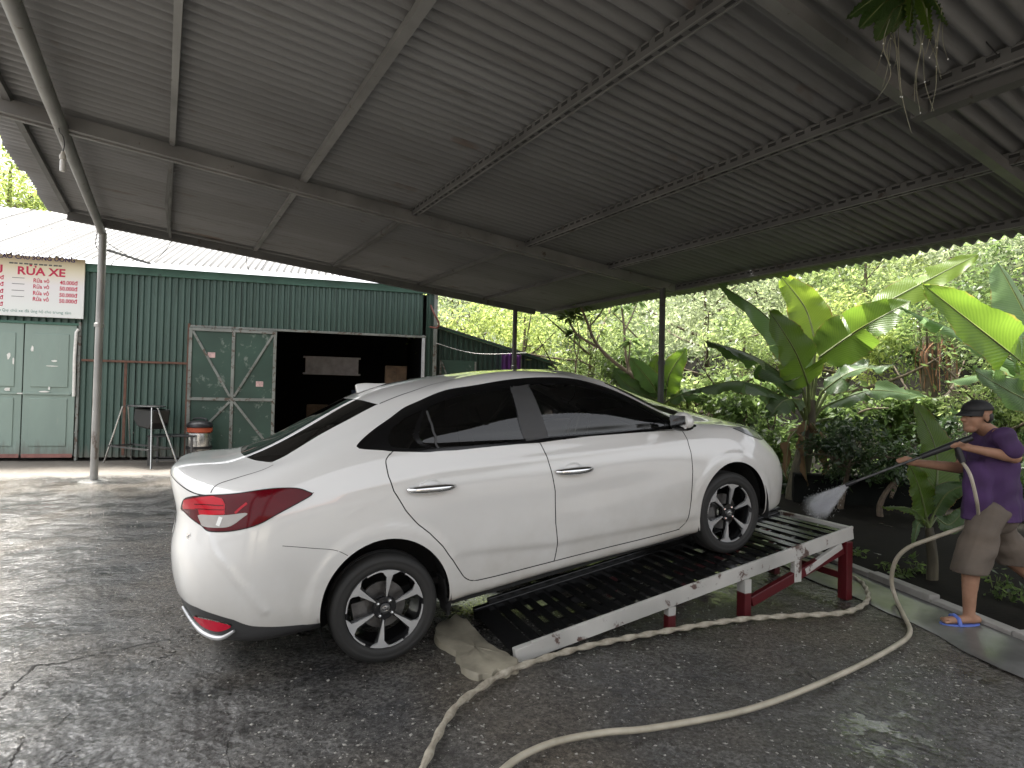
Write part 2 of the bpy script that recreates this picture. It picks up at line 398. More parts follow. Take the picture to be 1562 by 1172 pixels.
m=MB(); m.bar(rp(-.42,0,.02),rp(-.42,-11.2,.02),.06,.06,DN); cpart(m,'purlin',MAT['galv_dark'])
# main beams along D1
for t,s0,s1,hh in ((-.30,-.42,7.95,.12),(-4.22,-.48,8.15,.13),(-9.12,-.45,8.6,.09),(-11.0,-.45,8.5,.12)):
    m=MB(); m.bar(rp(s0,t,-.055),rp(s1,t,-.055),.075,hh,DN)
    if t==-4.22: m.bar(rp(s0,t+.05,-.125),rp(s1,t+.05,-.125),.05,.025,DN)
    cpart(m,'beam',MAT['galv_dark'] if t>-1 else MAT['galv'])
# pipe beam over the left post and braces
m=MB(); m.tube([rp(-.02,.05-i,-.12) for i in range(12)],.058,14); cpart(m,'pipe_beam',MAT['galv'],smooth=True)
worn('post_backlit',(.07,.072,.07),(.05,.03,.025),.6,.6,5,.2)  # far posts stand against the light; that shade is put into their colour
def post(p,top,r=.055):
    m=MB(); m.tube([p,p+(top-p)*.5,top],r,16); m.lathe([(r+.001,.0),(r*1.25,.0),(r*1.25,.05),(r+.001,.06)],16,M=Matrix.Translation(p+Vector((0,0,(top-p).z*.62))))
    o=cpart(m,'post',MAT['galv_post' if p.x<0 else 'post_backlit'],smooth=True)
    m=MB(); m.lathe([(.001,.012),(.12,.010),(.19,.0),(.24,-.03)],18,M=Matrix.Translation(Vector((p.x,p.y,0)))); q=m.obj('footing',MAT['wet_strip'],smooth=True); q.parent=o
    q.matrix_parent_inverse=(Matrix.Translation(CP.location)).inverted()@Matrix.Identity(4) if False else Matrix.Identity(4)
    return o
pb=gnd(143,733); post(pb,rp(0,0,-.15))
for (s,t) in ((7.45,-.3),(7.9,-4.22),(8.3,-9.12),(-.02,-9.6),(-.02,-11.0),(8.3,-11.0)):
    q=rp(s,t,-.1); post(Vector((q.x,q.y,-.02)),q,.05)
# bent bracing strut and thin stays at the shed side
m=MB(); m.bar(rp(.87,-4.0,-.06),rp(.84,-2.4,-.10),.04,.03); m.bar(rp(.84,-2.4,-.10),rp(.9,-.35,-.07),.04,.03); cpart(m,'brace',MAT['galv_dark'])
# short stub with cap at the right lattice
m=MB(); m.bar(rp(5.35,-9.05,-.06),rp(5.35,-11.1,-.05),.09,.09,DN); cpart(m,'brace',MAT['galv_dark'])
# ---- lamp hanging from the pipe
def bulb():
    b=at(95,262,5.35); o=empty('light_bulb','white tubular light bulb hanging from the roof pipe by its wire','light bulb',b)
    flat('white_plastic',(.78,.78,.76),.35,var=.05); 
    m=MB(); m.lathe([(.001,.0),(.020,.002),(.022,.012),(.022,.10),(.018,.112),(.001,.114)],16); m.obj('lamp_tube',MAT['white_plastic'],o,smooth=True)
    m=MB(); m.lathe([(.020,.112),(.027,.118),(.027,.15),(.016,.17),(.012,.19),(.001,.192)],16); m.obj('socket',flat('ivory',(.6,.58,.52),.4,var=.05),o,smooth=True)
    top=rp(-.02,-4.4,-.12)-b
    m=MB(); m.tube(spline([(0,0,.18),(.01,.0,.26),(-.015,.01,.34),top*.8,top],5),.004,6); m.obj('wire',flat('black_cable',(.02,.02,.02),.5),o,smooth=True)
bulb()
# ---- cables near the left post
def cable(pts,label,r=.006,mat='black_cable'):
    m=MB(); m.tube(spline(pts,8),r,6); return tag(m.obj('cable',MAT[mat],smooth=True),label,'cable','wires slung between the post and the shed')
pt=rp(0,0,-.2)
cable([pt+Vector((0,0,-.02)),at(170,375,9.4),at(215,402,10.6)],'black wire slanting from the left post down to the shed eave')
cable([at(150,345,8.9),at(146,372,8.95),at(152,384,9.0)],'short wire looping down the side of the left post')
cable([at(266,362,10.4),at(250,385,10.8),at(232,402,11.0)],'thin wire dropping from the carport edge to the shed roof')
cable([at(377,388,10.6),at(376,403,11.0),at(384,418,11.4)],'curved wire hanging below the carport edge over the shed roof')
m=MB(); m.bar(at(165,382,9.2),at(228,402,10.9),.05,.03); tag(m.obj('support_bar',MAT['galv_dark']),'dark flat bar from the left post to the shed eave','metal bar')

# ================================================================== SHED
def ribbed(name,col,wear,am,rough=.5):
    n=NT(name); co=n.coord('Object'); f=n.noise(1.2,5,.6,n.coord('Object',(1,1,.3)),.2); g=n.noise(9,7,.7,n.coord('Object',(1.5,1,.18)))
    sp=n.n('SeparateXYZ'); n.l(co,sp.inputs[0])
    c=n.mix(f,tuple(x*.72 for x in col),tuple(x*1.22 for x in col)); c=n.mix(n.ramp(g,[(am,0.),(am+.14,.75)]),c,wear)
    dirt_shade=n.ramp(n.math('ADD',sp.outputs[2],n.math('MULTIPLY',n.math('SUBTRACT',g,.5),.9)),[(.02,.8),(.34,0.)])
    c=n.mix(dirt_shade,c,(.16,.15,.13))
    n.set(Base_Color=c,Roughness=rough,Metallic=.05); MAT[name]=n.m
ribbed('green_sheet',(.066,.115,.095),(.04,.065,.05),.56); ribbed('dark_green',(.03,.065,.048),(.015,.02,.018),.6); ribbed('pale_green',(.25,.325,.285),(.30,.34,.30),.60,.6)
worn('door_green',(.035,.075,.055),(.16,.20,.17),.55,.60,3.5); worn('bar_paint',(.22,.235,.215),(.11,.08,.06),.6,.54,9); worn('green_trim',(.06,.15,.11),(.03,.05,.04),.5,.66,5)
flat('rust',(.13,.065,.045),.8,var=.4,scale=12); flat('red_base',(.28,.13,.11),.75,var=.3,scale=7); flat('white_paint',(.75,.74,.70),.5,var=.15,scale=12)
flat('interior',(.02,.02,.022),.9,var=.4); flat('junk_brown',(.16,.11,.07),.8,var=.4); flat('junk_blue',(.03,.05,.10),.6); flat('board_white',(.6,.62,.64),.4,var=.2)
n=NT('shed_roof'); f=n.noise(2.2,6,.7,n.coord('Object',(1.2,.35,1))); n.set(Base_Color=n.mix(n.ramp(f,[(.4,0.),(.7,1.)]),(.10,.099,.095),(.058,.057,.053)),Roughness=.5); MAT['shed_roof']=n.m
SH=empty('shed','green corrugated metal shed with white ribbed roof and dark open doorway','shed',(-7.566,11.511,0)); SH.rotation_euler=(0,0,math.atan2(.25031,.96817)); bpy.context.view_layer.update()
SHM=SH.matrix_basis.copy()
def rib_panel(x0,x1,z0,z1,mat,name='wall_panel',y=0,pitch=.123,dep=.034,parent=None,ztop=None):
    prof=[]; x=x0; ph=0
    pat=[(0,0),(.30,0),(.42,-1),(.80,-1),(.92,0)]
    k=0
    while True:
        done=False
        for a,d in pat:
            xx=x0+(k+a)*pitch
            if xx>x1: done=True;break
            prof.append((xx,y+d*dep))
        if done: break
        k+=1
    prof.append((x1,prof[-1][1]))
    V=[];F=[]; nz=2
    for (x,yy) in prof:
        zt=z1 if ztop is None else ztop(x)
        for j in range(nz): V.append((x,yy,z0+(zt-z0)*j/(nz-1)))
    for i in range(len(prof)-1): F.append((i*2,i*2+2,i*2+3,i*2+1))
    m=MB(); m.add(V,F); o=m.obj(name,MAT[mat],parent or SH); s=o.modifiers.new('t','SOLIDIFY'); s.thickness=.003; return o
def sbox(lo,hi,name,mat,parent=None,bevel=.004): m=MB(); m.box(lo,hi); return m.obj(name,MAT[mat],parent or SH,bevel=bevel)
for a,b in ((-.93,.03),(.03,.98)): rib_panel(a,b-.002,.06,3.74,'green_sheet')
for a,b in ((.98,1.93),(1.93,2.88),(2.88,3.83),(3.83,4.78),(4.78,5.70)): rib_panel(a,b-.002,2.76,3.74,'green_sheet')
rib_panel(5.78,5.95,.05,3.74,'dark_green')
for a,b in ((-4.9,-3.95),(-3.95,-3.0),(-3.0,-2.0),(-2.0,-.935)): rib_panel(a,b-.002,2.68,3.74,'green_sheet')
sbox((-4.9,-.07,3.70),(5.98,-.028,3.86),'fascia','green_trim'); sbox((5.95,-.04,0),(6.03,.05,3.7),'corner_post','bar_paint')
sbox((-.97,-.05,0),(-.925,.02,2.70),'jamb','bar_paint'); sbox((.955,-.06,0),(1.0,.02,2.78),'jamb','rust'); sbox((5.70,-.05,0),(5.765,.06,2.76),'jamb','board_white')
sbox((.98,-.055,2.705),(5.78,-.028,2.755),'lintel','bar_paint'); sbox((-4.9,-.05,2.63),(-.95,-.03,2.68),'lintel','green_trim'); sbox((-.9,-.06,1.94),(.96,-.03,1.985),'rail','rust'); sbox((-.16,-.05,.1),(-.11,-.028,1.94),'upright','rust')
# body of the shed behind the facade
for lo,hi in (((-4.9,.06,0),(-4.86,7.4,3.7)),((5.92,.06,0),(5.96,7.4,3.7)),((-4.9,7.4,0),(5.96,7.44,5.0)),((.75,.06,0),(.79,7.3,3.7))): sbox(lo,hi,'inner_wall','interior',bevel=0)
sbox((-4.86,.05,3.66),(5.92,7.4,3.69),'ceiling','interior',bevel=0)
# roof sheets
rs=sheet_mesh('roof_sheet',1,7,.14,.018,MAT['shed_roof'],seg=6,sub=8)
sl_=math.atan(.47); k=0; x=-5.4
while x<6.1:
    o=bpy.data.objects.new('roof_sheet',rs); link(o,SH)
    # sheet local x -> up the slope, local y -> along facade (minus direction)
    ux=Vector((0,math.cos(sl_),math.sin(sl_))); uy=Vector((1,0,0)); uz=uy.cross(ux)*-1
    uz=ux.cross(uy)
    M=Matrix.Identity(4); L=4.3+.03*math.sin(k*3)
    for i in range(3): M[i][0]=ux[i]*L; M[i][1]=uy[i]; M[i][2]=-uz[i]; M[i][3]=Vector((x,-.38-.02*math.sin(k*1.3),3.90+.004*(k%2)))[i]
    o.matrix_basis=M; x+=.966; k+=1
# roof hooks / screws along the sheets
m=MB()
for r_ in (1.0,2.3,3.4):
    for i in range(26):
        if random.random()<.7:
            p=Vector((-5.2+i*.42,-.36+r_*math.cos(sl_),3.87+r_*math.sin(sl_)+.02)); m.box(p-Vector((.012,.03,.0)),p+Vector((.012,.03,.022)))
o=m.obj('roof_screws',MAT['rust'],SH); o['kind']='stuff'
# ---- pale green gate
def gate_leaf(x0,x1):
    g=sbox((x0,-.03,.10),(x1,.0,2.63),'gate_leaf','pale_green',bevel=.003)
    w=x1-x0
    for z0,z1 in ((.28,1.20),(1.42,2.45)): 
        m=MB(); m.box((x0+.12,-.045,z0),(x1-.12,-.03,z1)); m.obj('raised_panel',MAT['pale_green'],g,bevel=.012)
    m=MB(); m.box((x0+.01,-.038,.06),(x1-.01,-.028,.13)); m.obj('kick_strip',MAT['red_base'],g)
    m=MB(); m.box((x0,-.05,1.27),(x1-.06,-.03,1.31)); m.obj('bar',MAT['pale_green'],g,bevel=.004)
    return g
gate_leaf(-1.86,-1.0); gate_leaf(-2.74,-1.88); gate_leaf(-3.62,-2.76)
random.seed(3)
for (x,z,w,h) in ((-1.72,2.15,.05,.14),(-1.35,1.93,.10,.04),(-1.40,1.83,.22,.02),(-2.1,2.0,.06,.13),(-2.02,1.9,.03,.2),(-1.5,1.33,.2,.03),(-1.42,1.40,.04,.08),(-2.1,1.36,.12,.08),(-1.9,1.29,.3,.025)):
    m=MB(); k=9; poly=[(x+w*.5*math.cos(2*math.pi*i/k)*random.uniform(.6,1.2),z+h*.5*math.sin(2*math.pi*i/k)*random.uniform(.6,1.2)) for i in range(k)]
    m.prism(poly,0,.002,M=Matrix(((1,0,0,0),(0,0,-1,-.0475 if h<.03 or abs(z-1.3)>.12 else -.052),(0,1,0,0),(0,0,0,1)))); m.obj('paint_splash',MAT['white_paint'],SH)
m=MB(); m.tube([(-.99,-.09,1.25),(-1.0,-.09,2.0),(-.985,-.09,2.5),(-.95,-.08,2.56)],.028,10); m.obj('pipe',MAT['white_paint'],SH,smooth=True)
# ---- sliding door leaf with diagonal braces
sd0=sbox((1.0,-.10,.03),(2.66,-.075,2.70),'sliding_door','door_green',bevel=.002)
def dbar(a,b,w=.055,name='door_bar',mat='bar_paint',y=-.112):
    m=MB(); m.bar((a[0],y,a[1]),(b[0],y,b[1]),.022,w,up=(0,0,1) if abs(a[0]-b[0])>.01 else (1,0,0)); return m.obj(name,MAT[mat],sd0,bevel=.003)
for a,b in (((1.03,.04),(1.03,2.69)),((2.63,.04),(2.63,2.69)),((1.83,.04),(1.83,2.69))): dbar(a,b,.06)
for a,b in (((1.06,2.665),(1.80,2.665)),((1.86,2.665),(2.60,2.665)),((1.06,1.25),(1.80,1.25)),((1.86,1.25),(2.60,1.25)),((1.06,.07),(2.60,.07))): dbar(a,b,.06,y=-.111)
for a,b in (((1.07,2.62),(1.79,1.31)),((2.59,2.62),(1.87,1.31)),((1.79,1.20),(1.10,.4)),((1.87,1.20),(2.56,.3))): dbar(a,b,.045,'brace',y=-.110)
for (x,z) in ((1.42,2.15),(2.35,1.58)):
    m=MB(); m.box((x-.07,-.1035,z-.055),(x+.07,-.1005,z+.055)); m.obj('sticker',flat('sticker%d'%int(x*10),(.62,.42,.40),.6,var=.3,scale=25),sd0)
# ---- things inside the doorway
m=MB(); m.box((2.9,3.6,1.95),(4.3,3.64,2.35)); m.box((2.84,3.57,1.90),(4.36,3.62,1.95)); m.box((2.84,3.57,2.35),(4.36,3.62,2.40)); o=m.obj('board',MAT['board_white']); o.matrix_world=SHM; tag(o,'pale framed board hanging in the dark shed doorway','board')
random.seed(11)
def loc(x,y,z): return SHM@Vector((x,y,z))
for i,(x,y,w,d,h,mt,lab) in enumerate(((5.2,1.2,.5,.5,2.1,'junk_brown','tall brown cabinet just inside the right of the shed doorway'),(4.5,2.6,.7,.4,1.5,'junk_blue','dark blue cabinet standing deep in the shed doorway'),(3.3,2.8,.5,.4,1.1,'junk_brown','low brown cupboard deep in the shed left of the blue cabinet'))):
    e=empty('cabinet',lab,'cabinet',loc(x,y,0)); e.rotation_euler=SH.rotation_euler
    m=MB(); m.box((-w/2,-d/2,.05),(w/2,d/2,h)); m.obj('carcass',MAT[mt],e,bevel=.01)
    for s in (-1,1):
        m=MB(); m.box((min(0.006*s,s*(w/2-.02)),-d/2-.02,.09),(max(.006*s,s*(w/2-.02)),-d/2-.001,h-.05)); dd=m.obj('door',MAT[mt],e,bevel=.006)
        m=MB(); m.box((s*.03-.008,-d/2-.045,h*.5),(s*.03+.008,-d/2-.022,h*.5+.12)); m.obj('handle',MAT['bar_paint'],dd)
    m=MB(); m.box((-w/2+.03,-d/2+.03,0),(w/2-.03,d/2-.03,.05)); m.obj('plinth',MAT['interior'],e)
# ---- lean-to on the right of the shed
LT=empty('lean_to','dark green lean-to with sloping top attached right of the shed','lean-to',tuple(SHM@Vector((6.05,.12,0)))); LT.rotation_euler=SH.rotation_euler
def lz(x): return 2.96-.262*x
for a,b in ((0,.95),(.95,1.9),(1.9,2.85)):
    rib_panel(a,b-.002,.05,0,'dark_green',parent=LT,ztop=lz,y=.045)
m=MB(); m.bar((-.02,-.03,lz(0)+.03),(2.95,-.03,lz(2.95)+.03),.10,.03); m.obj('roof_edge',MAT['green_trim'],LT)
m=MB(); m.add([(-.02,-.1,lz(0)+.05),(3.0,-.1,lz(3)+.05),(3.0,2.6,lz(3)+.05),(-.02,2.6,lz(0)+.05)],[(0,1,2,3)]); o=m.obj('roof_sheet',MAT['galv_dark'],LT); o.modifiers.new('t','SOLIDIFY').thickness=.02
for a,b in ((.06,.93),(.96,1.86)):
    z1=2.24 if a<.9 else 1.97
    m=MB(); m.box((a,-.03,.05),(b,.005,z1)); d=m.obj('door_leaf',MAT['pale_green'] if 0 else MAT['door_green'],LT)
    for p,q in (((a+.03,.06),(a+.03,z1-.02)),((b-.03,.06),(b-.03,z1-.02))): 
        m=MB(); m.bar((p[0],-.042,p[1]),(q[0],-.042,q[1]),.02,.04,up=(1,0,0)); m.obj('stile',MAT['bar_paint'],d)
    m=MB(); m.bar((a+.06,-.041,z1-.05),((a+b)/2,-.041,z1-1.0),.02,.03); m.obj('brace',MAT['bar_paint'],d)
for x in (1.95,2.85):
    m=MB(); m.box((x,-.03,0),(x+.06,.03,lz(x)-.02)); m.obj('post',MAT['bar_paint'],LT)
# purple cloth on a line
c0=SHM@Vector((7.62,-.12,2.32)); 
V=[];F=[]; nx_,nz_=40,10
for j in range(nz_+1):
    for i in range(nx_+1): 
        u=i/nx_; V.append(SHM@Vector((7.52+.46*u,-.14+.028*math.sin(u*26)*(j/nz_+.25),2.42-.02*math.sin(u*9)-.62*j/nz_)))
for j in range(nz_):
    for i in range(nx_): a=j*(nx_+1)+i; F.append((a,a+1,a+nx_+2,a+nx_+1))
m=MB(); m.add(V,F); o=m.obj('cloth',flat('purple_cloth',(.09,.02,.14),.85,var=.2),smooth=True); o.modifiers.new('t','SOLIDIFY').thickness=.004; tag(o,'purple cloth hanging on the lean-to beside the shed','cloth')
m=MB(); m.tube(spline([SHM@Vector((6.0,-.1,2.6)),SHM@Vector((6.9,-.14,2.40)),SHM@Vector((8.1,-.14,2.46))],8),.006,6); tag(m.obj('clothes_line',MAT['white_paint']),'thin pale line the purple cloth hangs from','clothes line')
m=MB(); m.tube(spline([at(657,466,12.8),at(662,478,12.7),at(669,492,12.7),at(667,500,12.7),at(656,499,12.8)],6),.022,8); tag(m.obj('bent_pipe',flat('red_pipe',(.16,.05,.035),.5)),'small red bent pipe at the right corner of the shed','pipe')
# ---- sign board
SG=empty('sign_board','white car wash price board with red lettering above the pale green gate','sign',tuple(SHM@Vector((-2.0,-.14,2.76)))); SG.rotation_euler=SH.rotation_euler
n=NT('sign_print'); sp=n.n('SeparateXYZ'); n.l(n.coord('Object'),sp.inputs[0]); n.set(Base_Color=n.ramp(n.math('ADD',n.math('MULTIPLY',sp.outputs[2],.8),n.math('MULTIPLY',n.noise(1.6,2,.5,n.coord('Object')),.12)),[(.2,(.72,.74,.71)),(.55,(.72,.69,.68)),(.80,(.72,.64,.45)),(.98,(.70,.58,.38))]),Roughness=.45); MAT['sign_print']=n.m
m=MB(); m.box((-2.2,-.0,0),(1.14,.03,1.15)); m.obj('panel',MAT['sign_print'],SG)
flat('ink_red',(.50,.015,.06),.5,var=.1); flat('ink_blue',(.05,.03,.20),.5,var=.1); flat('ink_dark',(.10,.10,.09),.5,var=.1); flat('ink_green',(.06,.20,.16),.5,var=.1)
def text(s,x,z,h,mat,align='LEFT',w=None,thick=.0):
    cu=bpy.data.curves.new('t','FONT'); cu.body=s; cu.size=1; cu.align_x=align; cu.offset=thick; cu.resolution_u=3
    o=bpy.data.objects.new('t',cu); COL.objects.link(o); bpy.context.view_layer.update()
    me=bpy.data.meshes.new_from_object(o.evaluated_get(bpy.context.evaluated_depsgraph_get())); bpy.data.objects.remove(o)
    me.name='lettering'; co=np.zeros(len(me.vertices)*3); me.vertices.foreach_get('co',co); co=co.reshape(-1,3)
    if len(co)==0: return
    k=h/.72; kx=k if w is None else w/max(1e-6,co[:,0].max()-co[:,0].min())
    out=np.stack([x+co[:,0]*kx,np.full(len(co),-.002),z+co[:,1]*k],1); me.vertices.foreach_set('co',out.ravel()); me.materials.clear(); me.materials.append(MAT[mat]); me.update()
    return link(bpy.data.objects.new('lettering',me),SG)
bx=2.0   # board x = shed s + 2.0 ; z = z-2.76
text('CAO CẦU SÔNG UÔNG',-.30,1.085,.085,'ink_blue',w=1.27,thick=.02)
for i in range(11):
    m=MB(); m.box((-.10+i*.08,-.0022,.985),(-.10+i*.08+.055+.015*(i%3==0),-.001,1.012)); m.obj('dash',MAT['ink_dark'],SG)
text('VỤ',-.52,.795,.150,'ink_red',w=.33,thick=.03); text('RỬA XE',.03,.795,.150,'ink_red',w=.78,thick=.03)
for i,pz in enumerate((.69,.575,.45,.336)):
    text('Rửa vỏ',.295,pz-.035,.078,'ink_red',w=.26,thick=.02); text(('40.000đ','50.000đ','50.000đ','50.000đ')[i],1.03,pz-.045,.075,'ink_red','RIGHT',w=.30,thick=.025)
    m=MB(); m.box((-.045,-.0022,pz+.028),(.157,-.001,pz+.038)); m.obj('dash',MAT['ink_dark'],SG)
for pz in (.717,.593,.46,.34,.216): text('000đ',-.175,pz-.04,.075,'ink_red','RIGHT',w=.20,thick=.025)
xx=-.78
for wd_ in 'Chân thành cám ơn Quý chủ xe đã ủng hộ cho trung tâm'.split():
    ww_=.0345*len(wd_); text(wd_,xx,.075,.055,'ink_green',w=ww_); xx+=ww_+.028
# ================================================================== THINGS BY THE SHED
flat('black_plastic',(.018,.018,.02),.4,var=.2); flat('steel_dark',(.10,.10,.10),.45,.6,var=.3,scale=9); flat('steel_bright',(.55,.55,.54),.25,.95,var=.15,scale=6); flat('orange',(.55,.11,.05),.4,var=.1)
def table():
    a=gnd(160,706); b=gnd(232,716); c=(a+b)/2; ax=(b-a).normalized(); L=(b-a).length; ay=Vector((-ax.y,ax.x,0))
    e=empty('folding_table','tall folding table with black top and splayed metal legs against shed','table',c); e.rotation_euler=(0,0,math.atan2(ax.y,ax.x))
    H=1.12; h=L/2
    m=MB(); m.lathe([(.001,H),(.42,H),(.44,H-.008),(.44,H-.024),(.001,H-.026)],32,M=Matrix.Translation((.06,.25,0))@Matrix.Diagonal((1.05,.62,1,1))); m.obj('table_top',MAT['black_plastic'],e,smooth=True)
    for sx,sy in ((-1,0),(1,0),(-1,.5),(1,.5)):
        m=MB(); m.tube([(sx*h,sy-.02,0),(sx*(h*.62)+.02,.2*sy+.12,H-.03)],.016,8); m.obj('leg',MAT['steel_bright'],e,smooth=True)
    for p,q in (((-h*.86,-.0,.33),(h*.86,-.0,.33)),((-h*.86,.44,.33),(h*.86,.44,.33)),((-h*.86,0,.33),(-h*.86,.44,.33)),((h*.86,0,.33),(h*.86,.44,.33))):
        m=MB(); m.bar(p,q,.03,.03); m.obj('stretcher',MAT['steel_dark'],e)
    m=MB(); V=[];F=[]
    prof=[(-.22,1.08),(-.26,.85),(-.12,.72),(.25,.68),(.34,.80),(.40,1.05)]
    m.prism([(x+.12,z) for x,z in prof],-.16,.16,M=Matrix(((1,0,0,0),(0,0,-1,.30),(0,1,0,0),(0,0,0,1)))); o=m.obj('seat_sling',MAT['black_plastic'],e,bevel=.03)
table()
def bench():
    a=gnd(236,716); b=gnd(274,708); p=gnd(222,703)
    c=(gnd(226,711)+gnd(272,709))/2; e=empty('bench','low bench with thin black seat on a square metal frame','bench',c+Vector((.05,.25,0))); e.rotation_euler=(0,0,.25)
    w,d,H=.40,.26,.53
    m=MB(); m.box((-w,-d,H),(w,d,H+.03)); m.obj('seat',MAT['black_plastic'],e,bevel=.008)
    for sx in (-1,1):
        for sy in (-1,1): m=MB(); m.bar((sx*(w-.04),sy*(d-.03),0),(sx*(w-.04),sy*(d-.03),H),.035,.035,up=(1,0,0)); m.obj('leg',MAT['steel_dark'],e)
    for sy in (-1,1): m=MB(); m.bar((-w+.06,sy*(d-.03),.10),(w-.06,sy*(d-.03),.10),.025,.025); m.obj('stretcher',MAT['steel_dark'],e)
    for sx in (-1,1): m=MB(); m.bar((sx*(w-.04),-d+.05,.102),(sx*(w-.04),d-.05,.102),.025,.025); m.obj('stretcher',MAT['steel_dark'],e)
bench()
def vac():
    c=gnd(303,706); e=empty('vacuum_cleaner','steel drum workshop vacuum with black lid and orange band by the shed door','vacuum cleaner',c)
    k=.98
    for nm,mt,pr in (('drum','steel_bright',[(.001,.16),(.20,.16),(.215,.19),(.215,.30),(.222,.31),(.222,.33),(.215,.34),(.225,.50),(.215,.60),(.20,.615),(.001,.616)]),
        ('band','black_plastic',[(.216,.285),(.232,.29),(.232,.335),(.216,.34)]),('motor_head','orange',[(.19,.61),(.225,.62),(.228,.70),(.21,.715),(.001,.716)]),
        ('lid','black_plastic',[(.22,.712),(.238,.72),(.235,.76),(.20,.81),(.12,.845),(.001,.85)]),('base','orange',[(.001,.06),(.24,.06),(.25,.08),(.245,.14),(.20,.17),(.001,.171)])):
        m=MB(); m.lathe([(r,z*k) for r,z in pr],28); m.obj(nm,MAT[mt],e,smooth=True)
    m=MB(); m.tube(spline([(-.13,0,.79*k),(-.11,0,.88*k),(.11,0,.88*k),(.13,0,.79*k)],6),.018,8); m.obj('handle',MAT['black_plastic'],e,smooth=True)
    for i in range(4):
        a=i*math.pi/2+.6; m=MB(); m.ball((.22*math.cos(a),.22*math.sin(a),.035),.035,10); m.obj('caster',MAT['black_plastic'],e,smooth=True)
vac()

# ================================================================== CAR
MAT['car_paint']=None
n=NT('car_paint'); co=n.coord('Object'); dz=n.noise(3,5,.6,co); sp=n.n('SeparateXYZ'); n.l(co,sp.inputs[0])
dirt_shade=n.math('MULTIPLY',n.ramp(sp.outputs[2],[(.22,.75),(.80,0.)]),n.ramp(dz,[(.3,.25),(.7,1.)]))  # low-down dirt, deepened to paint in the dimmer light near the floor
n.set(Base_Color=n.mix(dirt_shade,(.70,.695,.675),(.38,.35,.29)),Roughness=n.ramp(dirt_shade,[(0.,.34),(.5,.5)]))
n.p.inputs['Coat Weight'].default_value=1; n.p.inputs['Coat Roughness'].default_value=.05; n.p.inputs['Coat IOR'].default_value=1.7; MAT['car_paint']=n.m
flat('gap_black',(.006,.006,.006),.8,var=.1); flat('trim_black',(.004,.004,.0045),.2,var=.1,scale=30); flat('trim_grey',(.045,.045,.046),.5,var=.1,scale=30)
flat('liner',(.012,.012,.012),.9,var=.3,scale=20); flat('chrome',(.75,.75,.75),.08,1.,var=.05); flat('silver_trim',(.50,.50,.50),.3,.6,var=.1)
def glass(name,tr,tint=(.02,.024,.022)):
    n=NT(name); n.t.nodes.remove(n.p)
    g=n.n('BsdfGlossy'); g.inputs['Roughness'].default_value=.015; g.inputs['Color'].default_value=(1,1,1,1)
    d=n.n('BsdfDiffuse'); d.inputs['Color'].default_value=(*tint,1); t=n.n('BsdfTransparent'); t.inputs['Color'].default_value=(tr,tr,tr,1)
    m1=n.n('AddShader'); n.l(d.outputs[0],m1.inputs[0]); n.l(t.outputs[0],m1.inputs[1])
    fr=n.n('Fresnel'); fr.inputs['IOR'].default_value=1.6
    m2=n.n('MixShader'); n.l(fr.outputs[0],m2.inputs[0]); n.l(m1.outputs[0],m2.inputs[1]); n.l(g.outputs[0],m2.inputs[2]); n.l(m2.outputs[0],n.out.inputs[0]); MAT[name]=n.m
glass('tint_glass',.05,(.002,.002,.002)); glass('front_glass',.30,(.002,.002,.002)); glass('clear_glass',.75,(.004,.004,.004))
def lamp(name,col,rough=.08,tr=.0):
    n=NT(name); co=n.coord('Object'); w=n.n('TexWave'); w.inputs['Scale'].default_value=38; n.l(co,w.inputs[0]); f=n.noise(7,3,.5,co)
    n.set(Base_Color=n.mix(f,tuple(x*.7 for x in col),tuple(min(1,x*1.25) for x in col)),Roughness=.10); n.p.inputs['Specular IOR Level'].default_value=.25
    MAT[name]=n.m
lamp('lamp_dark_red',(.10,.002,.006)); lamp('lamp_red',(.50,.012,.025)); lamp('lamp_clear',(.42,.40,.38)); lamp('lamp_head',(.20,.21,.21)); lamp('refl_red',(.62,.01,.04))
